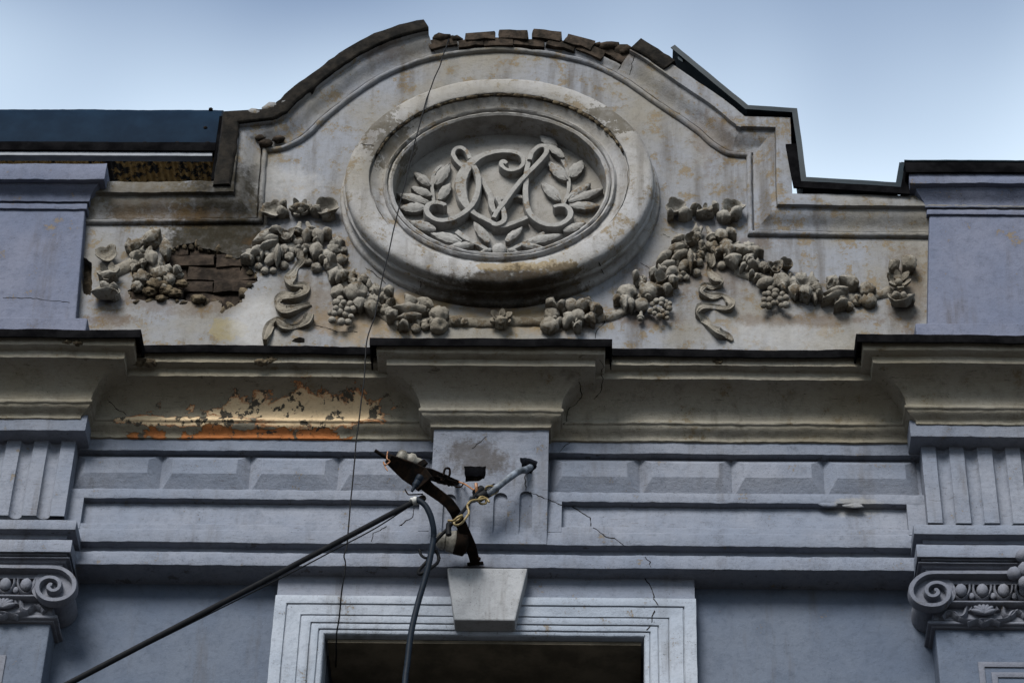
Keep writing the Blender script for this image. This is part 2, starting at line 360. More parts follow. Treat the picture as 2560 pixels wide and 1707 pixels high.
# window opening
ox0, ox1 = xat(745, 1460, 0.05), xat(1480, 1460, 0.05); oz1 = zat(1460, 0.05, 1110); oz0 = oz1 - 2.2
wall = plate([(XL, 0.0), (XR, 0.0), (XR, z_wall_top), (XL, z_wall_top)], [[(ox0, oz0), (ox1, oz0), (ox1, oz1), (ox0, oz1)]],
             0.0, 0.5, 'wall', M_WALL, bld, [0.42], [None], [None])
core = MB(); core.box(XL, XR, 0.7, 7.0, 0.0, zat(640, D_A)); core.box(XL, XR, 0.5, 0.7, oz1 + 0.5, zat(640, D_A))
core.box(XL, ox0 - 0.3, 0.5, 0.7, 0, oz1 + 0.5); core.box(ox1 + 0.3, XR, 0.5, 0.7, 0, oz1 + 0.5)
core.build('building_core', M_WALL, bld, smooth=False)

# window: sash, panes, dark boarded reveal, moulded surround, keystone
rv = MB(); rv.box(ox0 + .012, ox1 - .012, -0.022, 0.38, oz1 - 0.02, oz1 - 0.004)
win = rv.build('window', M_DARKW, bld, smooth=False)
for i, (a, b) in enumerate(((ox0, ox0 + .07), (ox1 - .07, ox1), ((ox0 + ox1) / 2 - .04, (ox0 + ox1) / 2 + .04))):
    s = MB(); s.box(a + .013, b - .013, 0.30, 0.36, oz0 + .02, oz1 - .023); s.build('sash_stile', M_DARKW, win, smooth=False)
for a, b in ((ox0 + .06, (ox0 + ox1) / 2 - .03), ((ox0 + ox1) / 2 + .03, ox1 - .06)):
    s = MB(); s.box(a, b, 0.325, 0.335, oz0 + .02, oz1 - .023); s.build('pane', M_GLASS, win, smooth=False)
pf = [(-.001, -.10), (-.001, .048), (.004, .056), (.020, .060), (.0205, .054), (.024, .054), (.0265, .064), (.055, .066), (.0555, .060), (.059, .060), (.0605, .070), (.098, .072), (.0985, .066),
      (.102, .066), (.1045, .074), (.135, .072), (.160, .079), (.1605, .072), (.165, .072), (.1675, .082), (.216, .082), (.216, -.02)]
pa = resample([(ox0, oz0), (ox0, oz1), (ox1, oz1), (ox1, oz0)], 0.05)
v, f = sweep([(ox0, oz0), (ox0, oz1), (ox1, oz1), (ox1, oz0)], rounded(pf, .002), elev, step=.03)
v = [Vector((q.x if ox0 <= q.x <= ox1 else (ox0 + (q.x - ox0) * 1.0 if q.x < ox0 else ox1 + (q.x - ox1) * 1.0), q.y, q.z if q.z < oz1 else oz1 + (q.z - oz1) * .83)) for q in v]
mesh_obj('window_surround', v, f, M_FRAME, win, amp=0.0012)
fx0, fx1 = ox0 - 0.216, ox1 + 0.216; fz = oz1 + 0.179
b = MB(); b.box(fx0 + .004, fx1 - .004, -0.066, 0.02, fz - 0.02, z_arch_bot + 0.01); b.build('window_head_panel', M_FRZ, win, smooth=False)
kt = zat(1303, 0.15); kb = zat(1420, 0.15)
kx = [xat(1027, 1303, .15), xat(1212, 1303, .15), xat(1183, 1420, .15), xat(1043, 1420, .15)]
kv = [(kx[0], -.15, kt - .002), (kx[1], -.15, kt - .002), (kx[2], -.138, kb), (kx[3], -.138, kb)]
kv += [(x, 0.0, z) for x, y, z in kv]
ko = mesh_obj('keystone', kv, [(0, 1, 2, 3), (7, 6, 5, 4), (0, 4, 5, 1), (1, 5, 6, 2), (2, 6, 7, 3), (3, 7, 4, 0)], M_KEY, bld, smooth=False)
bv = ko.modifiers.new('soft edges', 'BEVEL'); bv.width = 0.006; bv.segments = 2

# ---- entablature between the end piers: architrave, frieze, panels
exL = xat(172, 1030, D_F + D_E - .07); exR = xat(2116, 1030, D_F + D_E - .07)
Z = lambda y, d=D_F: zat(y, d)
def bar(name, x0, x1, prof, mat, parent=bld, amp=0.0026, r=.005):
    """straight run along the facade; prof = (d, z) closed loop"""
    path = resample([(x0, 0), (x1, 0)], 0.02)
    v, f = sweep(path, rounded([(-d, z) for d, z in prof], r), lambda a, b, h: Vector((a, b, h)))
    return mesh_obj(name, v, f, mat, parent, amp=amp)
# sweep's left normal of +X is +Y, so -d lies in front
xa, xb = exL - .10, exR + .10
arch = bar('architrave', xa, xb, [(-0.02, z_arch_bot), (.137, z_arch_bot), (.137, Z(1272, .137)), (.10, Z(1272, .137) + .004), (.10, Z(1246, .10)), (-.02, Z(1246, .10))], M_FRZ)
z0, z1 = Z(1250), Z(1207)
p0, p1 = Z(1161, .109), Z(1150.5)
zb1 = Z(1128)
frz = bar('frieze', xa, xb, [(-.02, z0), (.142, z0), (.142, z1 - .035), (.139, z1 - .032), (.1395, z1 - .001), (.109, z1 + .012), (.109, p1), (-.02, p1)], M_FRZ)
mid0, mid1 = xat(990, 1120, D_F), xat(1258, 1120, D_F)
bar('frieze_band', xa, xb, [(-.02, p1), (.1425, p1), (.1425, zb1), (.09, zb1 + .004), (-.02, zb1 + .004)], M_FRZ, frz)
zt0, zt1 = Z(1039), Z(1012)
bar('frieze_back', xa, xb, [(-.02, zb1 + .002), (.093, zb1 + .002), (.093, zt0 + .002), (-.02, zt0 + .002)], M_FRZ, frz)
bar('frieze_top_band', xa, xb, [(-.02, zt0), (.142, zt0), (.142, zt1 + .03), (-.02, zt1 + .03)], M_FRZ, frz)
# small end stiles of the sunk panels
for xx0, xx1 in ((exL - .02, xat(187, 1180, .142)), (xat(962, 1180, .142), mid0), (mid1, xat(1290, 1180, .142)), (xat(2084, 1180, .142), exR + .02)):
    b = MB(); b.box(xx0, xx1, -.1415, -.05, z1 - .03, p1 + .004); b.build('panel_stile', M_FRZ, frz, smooth=False, amp=.001)
# pointed rustic blocks
db, df = 0.094, 0.136
zB, zT = zb1 + .002, Z(1052, .094)
hb = .050
def diamond(x0, x1):
    zf0 = zat(1092, df); zf1 = zat(1060, df); ins = .055
    a = [(x0, -db, zB), (x1, -db, zB), (x1, -db, zT), (x0, -db, zT)]
    c = [(x0 + ins, -df, zf0), (x1 - ins, -df, zf0), (x1 - ins, -df, zf1), (x0 + ins, -df, zf1)]
    o = mesh_obj('diamond_block', a + c, [(0, 1, 5, 4), (1, 2, 6, 5), (2, 3, 7, 6), (3, 0, 4, 7), (4, 5, 6, 7)], M_FRZ, frz, amp=.001, smooth=False, recalc=True)
    bv = o.modifiers.new('soft edges', 'BEVEL'); bv.width = 0.002; bv.segments = 2
yb = 1110
for lst in ((163, 367, 572, 775, 985), (1262, 1469, 1681, 1893, 2108)):
    for a, b in zip(lst, lst[1:]): diamond(xat(a, yb, db), xat(b, yb, db))

# centre pier of the frieze with sunk flutes and two broken holes
Bc = Crop(900, 1100, 500)
def loop(crop, pts, d): return [(q.x, q.z) for q in (U(crop(*p), d) for p in pts)]
def slot(x0, x1, yt, yb, d=.145):
    a, b = xat(x0, yb, d), xat(x1, yb, d); zl, zh = zat(yb, d), zat(yt, d); r = (b - a) / 2
    pts = [(a, zl), (b, zl)]
    pts += [((a + b) / 2 + r * math.cos(t), zh - r + r * math.sin(t)) for t in [math.pi * i / 8 for i in range(9)]]
    return pts
def jag(pts, amp, n=4):
    out = []
    for i, p in enumerate(pts):
        q = pts[(i + 1) % len(pts)]
        for k in range(n):
            t = k / n; out.append((p[0] + (q[0] - p[0]) * t + random.uniform(-amp, amp), p[1] + (q[1] - p[1]) * t + random.uniform(-amp, amp)))
    return out
zc_top = zat(972, .145)
hole1 = jag(loop(Bc, [(1225, 300), (1330, 305), (1480, 310), (1465, 450), (1400, 475), (1240, 490)], .145), .003)
hole2 = jag(loop(Bc, [(1880, 200), (2000, 215), (2085, 250), (2080, 310), (2020, 390), (1940, 395), (1900, 300)], .145), .003)
slots = [slot(1131, 1163, 1131, 1226), slot(1191, 1221, 1127, 1226), slot(1075, 1105, 1135, 1226), slot(1014, 1044, 1135, 1226)]
pier = plate([(mid0, z0 + .002), (mid1, z0 + .002), (mid1, zc_top), (mid0, zc_top)], [hole1, hole2] + slots, .145, .1, 'frieze_pier', M_FRZ, bld,
             [.07, .09] + [.014] * 4, [M_HOLE, M_HOLE] + [M_FRZ] * 4, ['hole_floor'] * 2 + ['flute'] * 4)

# the pier leans out towards the cornice break it carries
def px_of(q):
    c = M.transposed() @ (q - CAM); return (W_ / 2 - c.x / c.z * FPX, H_ / 2 + c.y / c.z * FPX)
for ob_ in [pier] + list(pier.children):
    for v_ in ob_.data.vertices:
        if ob_ is pier and v_.co.y > -.04: continue
        p_ = px_of(v_.co); t_ = min(1, max(0, (1225 - p_[1] / K) / 240)); v_.co = U(p_, -v_.co.y + (D_C - .146) * t_)
# ---- main cornice: straight runs, a raised centre break and two end breaks
def arc(c, r0, r1, a0, a1, n):  # ellipse arc points
    return [(c[0] + r0 * math.cos(R(a0 + (a1 - a0) * i / n)), c[1] + r1 * math.sin(R(a0 + (a1 - a0) * i / n))) for i in range(n + 1)]
def cornice_profile(ys, d0, back):
    """ys: image rows of (ogee bottom, ogee top, bead top, cove bottom.., fascia2 bottom, fascia2 top, fascia1 bottom, fascia1 top); d0 = plane below"""
    yo, yb0, yb1, yf2, yf2t, yf1, yf1t = ys
    d1 = d0 + .012; d2 = d0 + .052
    zo = zat(yo, d1); zt = zat(yb0, d2)
    pr = [(back, zo), (d1, zo), (d1, zo + .010)]
    n = 6                                           # cyma under the bead
    for i in range(1, n):
        t = i / n; s = t - math.sin(2 * math.pi * t) / (2 * math.pi) * 0.8
        pr.append((d1 + (d2 - d1) * s, zo + .010 + (zt - zo - .010) * t))
    pr += [(d2, zt), (d2 + .009, zt + .003), (d2 + .011, zt + .010), (d2 + .008, zt + .018)]
    dc0 = d2 + .002; zc0 = zat(yb1, dc0)
    dc1 = d0 + .190; zc1 = zat(yf2, dc1 + .012) + .004
    n = 12                                          # the big hollow
    for i in range(n + 1):
        t = R(90 * i / n); pr.append((dc1 - (dc1 - dc0) * math.cos(t), zc0 + (zc1 - zc0) * math.sin(t)))
    d3 = dc1 + .012; pr += [(d3, zat(yf2, d3)), (d3, zat(yf2t, d3))]
    d4 = d3 + .042; pr += [(d4 - .004, zat(yf2t, d3) + .002), (d4, zat(yf1, d4)), (d4, zat(yf1t, d4)), (back, zat(yf1t, d4))]
    return pr, d4, zat(yf1t, d4)
def flash_profile(d4, zt, back, h=.030, out=.028):
    return [(back, zt + .004), (d4 + out - .006, zt + .004), (d4 + out - .008, zt - h), (d4 + out, zt - h - .002), (d4 + out + .002, zt + .011), (back, zt + .03)]
def run_bar(name, x0, x1, pr, mat, parent, amp=.003):
    return bar(name, x0, x1, pr, mat, parent, amp)
prR, d4, ztop = cornice_profile((1010, 974, 963, 868, 851, 836, 812), D_F, .0)
cornL = run_bar('cornice', exL + .015, mid0 + .05, prR, M_CORN_P, bld)
cornR = run_bar('cornice', mid1 - .05, exR - .015, prR, M_CORN, bld)
cornL['label'] = 'left cornice run with paint peeling to cream and orange'
def sag(o, amp):
    for v_ in o.data.vertices:
        v_.co.z += amp * noise.noise(Vector((v_.co.x * 1.3, 3.1, 0))) + amp * .4 * noise.noise(Vector((v_.co.x * 6, 1.7, 0)))
for c_, a, b in ((cornL, exL + .1, mid0 - .08), (cornR, mid1 + .08, exR - .1)):
    o = run_bar('flashing', a, b, flash_profile(d4, ztop, .05), M_FLASH, c_, .002); sag(o, .012)
def ubar(name, path, pr, mat, parent, base, amp=.0028):
    """run that returns round a projecting pier: path = pier outline in plan, pr d measured from plane d=base"""
    # left normal must look outwards: walk the outline from right to left
    v, f = sweep(path, rounded([(d - base, z) for d, z in pr], .004), plan, step=.02)
    return mesh_obj(name, v, f, mat, parent, amp=amp)
prC, dc4, zct = cornice_profile((981, 948, 937, 840, 826, 807, 791), D_C, -.15)
path_c = [(mid1, .30), (mid1, -D_C), (mid0, -D_C), (mid0, .30)]
cornC = ubar('cornice_break', path_c, [(max(d, D_C - .10), z) for d, z in prC], M_CORN, bld, D_C)
o = ubar('flashing', path_c, [(max(d, D_C - .08), z) for d, z in flash_profile(dc4, zct, -.1)], M_FLASH, cornC, D_C, .002); sag(o, .010)
# plug behind the centre break, up to the attic
dE = D_F + D_E                                       # face of the end ledges
prE, de4, zet = cornice_profile((967, 934, 924, 828, 813, 796, 776), dE - .004, 0)
leds = []
for side, ex in ((-1, exL), (1, exR)):
    far = XL if side < 0 else XR
    base = dE - .07
    path_e = [(ex, .3), (ex, -base), (far, -base)] if side < 0 else [(far, -base), (ex, -base), (ex, .3)]
    if side < 0: path_e = path_e[::-1]; path_e = [(far, -base), (ex, -base), (ex, .3)][::-1]
    # left normal must point to the street (-Y): travel towards -X
    P = [(far, -base), (ex, -base), (ex, .3)]
    if side < 0: P = P[::-1]                          # ex(.3) -> ex -> far(-X)
    Pc = [(x_ + side * .055 if x_ == ex else x_, y_) for x_, y_ in P]; Pl = [(x_ + side * .02 if x_ == ex else x_, y_) for x_, y_ in P]
    e = ubar('cornice_break', Pc, [(max(d, base - .10), z) for d, z in prE], M_CORN, bld, base)
    o = ubar('flashing', Pc, [(max(d, base - .08), z) for d, z in flash_profile(de4, zet, 0, .032)], M_FLASH, e, base, .002); sag(o, .008)
    # ledge over the fluted block
    zl0, zl1 = zat(995, dE), zat(967, dE)
    ubar('ledge', Pl, [(base - .05, zl0), (dE, zl0), (dE, zl1 + .02), (base - .05, zl1 + .02)], M_FRZ, e, base)
    # fluted block of the frieze
    zf0, zf1 = zat(1192, base), zl0 + .006
    pts = []; n = 4; pitch = .139; fw = .058
    x = ex; s = side
    prof = [(x, 0.0)]
    for k in range(8):
        xa_ = x + s * .062; prof.append((xa_, 0.0))
        for i in range(1, 7):
            t = math.pi * i / 7; prof.append((xa_ + s * fw * (1 - math.cos(t)) / 2, -.024 * math.sin(t)))
        x = xa_ + s * fw; prof.append((x, 0.0))
    prof.append((far, 0.0)) if abs(x) < abs(far) else None
    V = []; nz = 14
    for j in range(nz + 1):
        zz = zf0 + (zf1 - zf0) * j / nz
        for (px_, dd) in prof: V.append((px_, -(base + dd), zz))
    m = len(prof); Fc = [(j * m + i, j * m + i + 1, (j + 1) * m + i + 1, (j + 1) * m + i) for j in range(nz) for i in range(m - 1)]
    k0 = len(V); V += [(ex, .1, zf0 + (zf1 - zf0) * j / nz) for j in range(nz + 1)]
    Fc += [(j * m, (j + 1) * m, k0 + j + 1, k0 + j) for j in range(nz)]
    mesh_obj('fluted_block', V, Fc, M_FRZ, e, amp=.0012, ang=60)
    leds.append((side, ex, far, base, P, e))

# ---- attic field with the place where plaster has fallen off the bricks
Lc, L2, CC, R1, R2, Mc = Crop(200, 480, 600), Crop(560, 480, 600), Crop(1000, 480, 600), Crop(1440, 480, 600), Crop(1800, 480, 600), Crop(960, 320, 600)
arch_pts = [(612, 352), (650, 347), (703, 320), (756, 271), (815, 225), (886, 179), (973, 144), (1061, 127), (1149, 121), (1220, 125), (1290, 135), (1360, 155),
            (1430, 190), (1501, 239), (1589, 299), (1630, 334), (1666, 357), (1690, 362), (1716, 363)]
def fx(p, d=D_A): q = U(F(*p), d); return Vector((q.x, q.z))
arch2 = catmull([fx(p) for p in arch_pts], 6)
gl = [fx((-80, 519)), fx((603, 514))]; gr = [fx((1718, 543)), fx((2440, 552))]
gpath_full = gl + arch2 + gr
zab = zat(850, D_A)
fill = [(gl[0].x, zab)] + [(XR, zab), (XR, gr[1].y + .03)]
outl = [Vector((XL, zab)), Vector((XR, zab)), Vector((XR, gr[1].y + .02)), gr[0] + Vector((.02, .02))]
outl += [p + Vector((0, .02)) for p in arch2[::-1]] + [gl[1] + Vector((-.02, .02)), Vector((XL, gl[0].y + .02))]
hole_b = jag(loop(Lc, [(870, 590), (930, 535), (1040, 505), (1140, 490), (1170, 540), (1300, 565), (1420, 600), (1500, 650), (1600, 640), (1680, 760), (1730, 800), (1740, 870), (1660, 930),
                       (1600, 1010), (1590, 1080), (1500, 1120), (1410, 1165), (1370, 1060), (1230, 1090), (1080, 1070), (900, 1050), (700, 1060), (500, 1050), (470, 960), (700, 900), (830, 800), (840, 690)], D_A), .004, 5)
hole_d = loop(L2, [(660, 1465), (690, 1435), (745, 1420), (790, 1435), (790, 1475), (730, 1480)], D_A)
hole_l = jag(loop(Lc, [(20, 620), (110, 690), (118, 900), (110, 1010), (30, 1000), (20, 800)], D_A), .004, 4)
med_c = U(F(1147, 403), D_A + .15)
MX, MZ = med_c.x, med_c.z; RXo, RZo = .722, .672
hole_m = [(MX + (RXo - .13) * math.cos(2 * math.pi * i / 60), MZ + (RZo - .13) * math.sin(2 * math.pi * i / 60)) for i in range(60)]
attic = plate([(p.x, p.y) for p in outl], [hole_b, hole_d, hole_l, hole_m], D_A, .30, 'attic_wall', M_ATTIC, bld, [.055, .08, .05, .08], [M_MORTAR, M_HOLE, M_MORTAR, None], ['mortar_bed', 'drain_hole', 'mortar_bed', ''])
# bricks laid bare
rng = random.Random(3)
def lump_mesh(name, r, amp=.25, fq=3.0, sub=2, squash=(1, 1, 1), seed=0, dimple=False):
    bm = bmesh.new(); bmesh.ops.create_icosphere(bm, subdivisions=sub, radius=1.0)
    dv = Vector((math.sin(seed * 5.1) * .6, -.9, .25 + .5 * math.cos(seed * 3.3))).normalized()
    for v_ in bm.verts:
        n_ = v_.co.normalized(); o1 = Vector((seed * 7.3, 0, 0)); o2 = Vector((0, seed * 3.1, 0))
        if fq >= 4: k = 1 + amp * (.35 - 1.6 * abs(noise.noise(n_ * fq * .55 + o1))) + amp * .35 * noise.noise(n_ * fq * 1.6 + o2)
        else: k = 1 + amp * noise.noise(n_ * fq + o1) + amp * .5 * noise.noise(n_ * fq * 2.7 + o2)
        if dimple:
            c = n_.dot(dv); k += .10 * math.exp(-((c - .86) / .05) ** 2) - (.38 if c > .90 else 0)
        if sub >= 3: k += .055 * noise.noise(n_ * 9 + o2) + .03 * noise.noise(n_ * 19 + o1)
        v_.co = Vector((n_.x * squash[0], n_.y * squash[1], n_.z * squash[2])) * r * k
    me = bpy.data.meshes.new(name); bm.to_mesh(me); bm.free()
    me.polygons.foreach_set('use_smooth', [True] * len(me.polygons)); return me
def lump_obj(name, p, d, r, parent, mat, amp=.25, squash=(1, .8, 1), sub=2, fq=3.0, rot=0.0):
    me = lump_mesh(name, r, amp, fq, 3 if (fq >= 4 or mat is M_ORN or mat is M_ROUGH) else sub, squash, rng.uniform(0, 40), name in ('fruit', 'pomegranate')); me.materials.append(mat)
    o = bpy.data.objects.new(name, me); col.objects.link(o); o.parent = parent; o.location = U(p, d); o.rotation_euler = (0, rot, 0)
    return o
def brick_mesh(w, h, dpt, rough=.004):
    bm = bmesh.new(); bmesh.ops.create_cube(bm, size=1.0)
    bmesh.ops.scale(bm, vec=(w, dpt, h), verts=bm.verts)
    bmesh.ops.subdivide_edges(bm, edges=bm.edges, cuts=2, use_grid_fill=True)
    s = rng.uniform(0, 50)
    for v_ in bm.verts:
        v_.co += noise.noise_vector(v_.co * 30 + Vector((s, 0, 0))) * rough + noise.noise_vector(v_.co * 9 + Vector((s, 5, 0))) * rough * 1.2
    me = bpy.data.meshes.new('brick'); bm.to_mesh(me); bm.free()
    me.polygons.foreach_set('use_smooth', [True] * len(me.polygons)); me.set_sharp_from_angle(angle=R(50))
    return me
bmesh_pool = []
for i in range(6):
    me = brick_mesh(.243, .069, .05, .010); me.materials.append(M_BRICK_D); bmesh_pool.append(me)
q0 = U(Lc(440, 500), D_A); q1 = U(Lc(1760, 1170), D_A)
row = 0; zz = q1.z + .02
while zz < q0.z + .03:
    x = q0.x + (0.06 if row % 2 else -.06)
    while x < q1.x + .1:
        o = bpy.data.objects.new('brick', bmesh_pool[rng.randrange(6)]); col.objects.link(o); o.parent = attic
        o.location = (x + .12 + rng.uniform(-.006, .006), -(D_A - .050 + rng.uniform(-.006, .016)), zz + rng.uniform(-.003, .003)); o.rotation_euler = (0, rng.uniform(-.02, .02), rng.uniform(-.04, .04))
        x += .25
    zz += .076; row += 1

for k, (x_, z_) in enumerate(hole_b):
    if k % 3 == 0:
        me = lump_mesh('plaster_crumb', rng.uniform(.010, .024), .5, 2.5, 2, (1.3, .6, .8), k); me.materials.append(M_ROUGH if k % 2 else M_MORTAR)
        o = bpy.data.objects.new('plaster_crumb', me); col.objects.link(o); o.parent = attic; o.location = (x_ + rng.uniform(-.012, .012), -(D_A - .012), z_ + rng.uniform(-.012, .012)); o.rotation_euler = (k, k * 2, k * .3)
# gable moulding: bead, cyma, fascia. Full section left and right, broken at the crown
def s_curve(w0, d0, w1, d1, n=8):
    return [(w0 + (w1 - w0) * i / n, d0 + (d1 - d0) * ((i / n) - .75 * math.sin(2 * math.pi * i / n) / (2 * math.pi))) for i in range(n + 1)]
bead = [(-.004, -.01), (-.004, .010), (.002, .020), (.012, .024), (.020, .018), (.021, -.004), (.027, -.004)]
full = bead + s_curve(.028, .010, .126, .056) + [(.130, .060), (.1305, .052), (.134, .080), (.206, .078), (.206, -.32), (-.004, -.32)]
part = bead + s_curve(.028, .010, .070, .030, 5) + [(.074, .010), (.080, -.30), (-.004, -.30)]
full = [(w, d + D_A) for w, d in full]; part = [(w, d + D_A) for w, d in part]
cutL, cutR = xat(1003, 140, D_A), xat(1402, 175, D_A)
iL = min(range(len(gpath_full)), key=lambda i: abs(gpath_full[i].x - cutL) + (0 if gpath_full[i].y > gl[1].y + .6 else 9))
iR = min(range(len(gpath_full)), key=lambda i: abs(gpath_full[i].x - cutR) + (0 if gpath_full[i].y > gl[1].y + .6 else 9))
def gm(name, path, prof, mat, amp=.002, parent=attic, r=.003):
    v, f = sweep(path, rounded(prof, r), elev, step=.02); return mesh_obj(name, v, f, mat, parent, amp=amp)
gable = gm('gable_moulding', gpath_full[:iL + 1], full, M_ATTIC, .003)
gm('gable_moulding', gpath_full[iL:iR + 1], part, M_ATTIC, .004)
gm('gable_moulding', gpath_full[iR:], full, M_ATTIC)
# weathered coping slab that lies on the left half of the arch, and the shorter one on the right
iA = min(range(len(gpath_full)), key=lambda i: (gpath_full[i] - arch2[0]).length)
def outer(path, w): # offset helper
    v, f = sweep(path, [(w, 0)], elev); return [Vector((q.x, q.z)) for q in v]
slab = [(.136, D_A - .2), (.136, D_A + .088), (.146, D_A + .097), (.214, D_A + .094), (.224, D_A + .06), (.224, D_A - .2)]
lp = [gpath_full[iA] + Vector((0, -.30))] + gpath_full[iA:iL + 1]
o = gm('coping_slab', lp, slab, M_COPE, .006)
iR2 = min(range(iR, len(gpath_full)), key=lambda i: abs(gpath_full[i].x - xat(1480, 222, D_A)))
o = gm('coping_slab', gpath_full[iR:iR2 + 1], [(w + .006, d) for w, d in slab], M_COPE, .006)
# brick row on the broken crown
bm_top = [brick_mesh(.126, .052, .11, .008) for _ in range(4)]
for me in bm_top: me.materials.append(M_BRICK)
def crown_brick(x0, x1, y0, y1, dd=.05):
    a = U(F(x0, (y0 + y1) / 2), D_A + dd); c = U(F(x1, (y0 + y1) / 2), D_A + dd)
    cx_ = (a.x + c.x) / 2; zc_ = U(F((x0 + x1) / 2, (y0 + y1) / 2), D_A + dd).z
    o = bpy.data.objects.new('brick', bm_top[rng.randrange(4)]); col.objects.link(o); o.parent = attic
    o.location = (cx_, -(D_A + dd - .055), zc_); o.scale.x = (c.x - a.x) / .126; o.scale.z = ((y1 - y0) / 383) / .052
    i = min(range(len(arch2)), key=lambda i: abs(arch2[i].x - cx_)); tg = arch2[min(i + 1, len(arch2) - 1)] - arch2[i - 1]
    o.rotation_euler = (rng.uniform(-.05, .05), -math.atan2(tg.y, tg.x), rng.uniform(-.03, .03))
for bb in ((1067, 1136, 73, 92), (1146, 1215, 68, 89), (1222, 1291, 69, 92), (1295, 1364, 83, 107)): crown_brick(*bb, dd=.045)
for bb in ((985, 1050, 86, 110), (1052, 1110, 88, 107), (1112, 1180, 86, 106), (1182, 1252, 86, 106), (1254, 1322, 92, 112), (1324, 1392, 104, 126), (1388, 1450, 108, 138)): crown_brick(*bb, dd=.035)
for (x, y, r) in ((1015, 92, .045), (1045, 93, .035), (1400, 112, .05), (1432, 122, .045), (1375, 107, .03)):
    lump_obj('mortar_lump', F(x, y), D_A + .02, r * .85, attic, M_BRICK, .5, (1.3, 1, .7), 2, 2.5)
# broken arris stones under the left end of the arch
for (x, y, r) in ((585, 266, .05), (625, 252, .05), (655, 243, .04), (560, 272, .035)):
    lump_obj('coping_stone', F(x, y), D_A + .06, r * .8, attic, M_ATTIC, .35, (1.2, 1, .75), 2, 2.0)
for (x, y, r) in ((612, 330, .045), (598, 318, .035), (640, 320, .04), (620, 300, .035)):
    lump_obj('broken_moulding', F(x, y), D_A + .03, r * .62, attic, M_BRICK, .5, (1.2, .8, .8), 2, 2.5)
# blue flashing over the right half
fl = [fx(p, D_A + .1) for p in ((1550, 105), (1718, 243), (1831, 250), (1852, 408), (2058, 420), (2066, 374))]
v, f = sweep(resample(fl, .05), [(-.012, D_A - .18), (-.012, D_A + .096), (-.026, D_A + .098), (-.026, D_A + .102), (0, D_A + .104), (.004, D_A - .18)], elev)
mesh_obj('gable_flashing', v, f, M_TEAL, attic, amp=.0015)
f2 = [fx(p, D_A + .1) for p in ((1836, 330), (1852, 408), (2060, 420), (2068, 372))]
v, f = sweep(resample(f2, .05), [(-.066, D_A + .088), (-.066, D_A + .101), (-.005, D_A + .101), (-.005, D_A + .088)], elev)
mesh_obj('flashing_apron', v, f, M_FLASH, attic, amp=.0015)
# loose upstand at the upper end
mesh_obj('flashing_tab', [U(F(1556, 112), D_A + .09), U(F(1566, 118), D_A + .09), U(F(1568, 143), D_A + .09), U(F(1557, 136), D_A + .09),
                          U(F(1556, 112), D_A - .1), U(F(1566, 118), D_A - .1), U(F(1568, 143), D_A - .1), U(F(1557, 136), D_A - .1)],
         [(0, 1, 2, 3), (4, 5, 6, 7), (0, 4, 5, 1), (1, 5, 6, 2), (2, 6, 7, 3), (3, 7, 4, 0)], M_TEAL, attic, smooth=False)

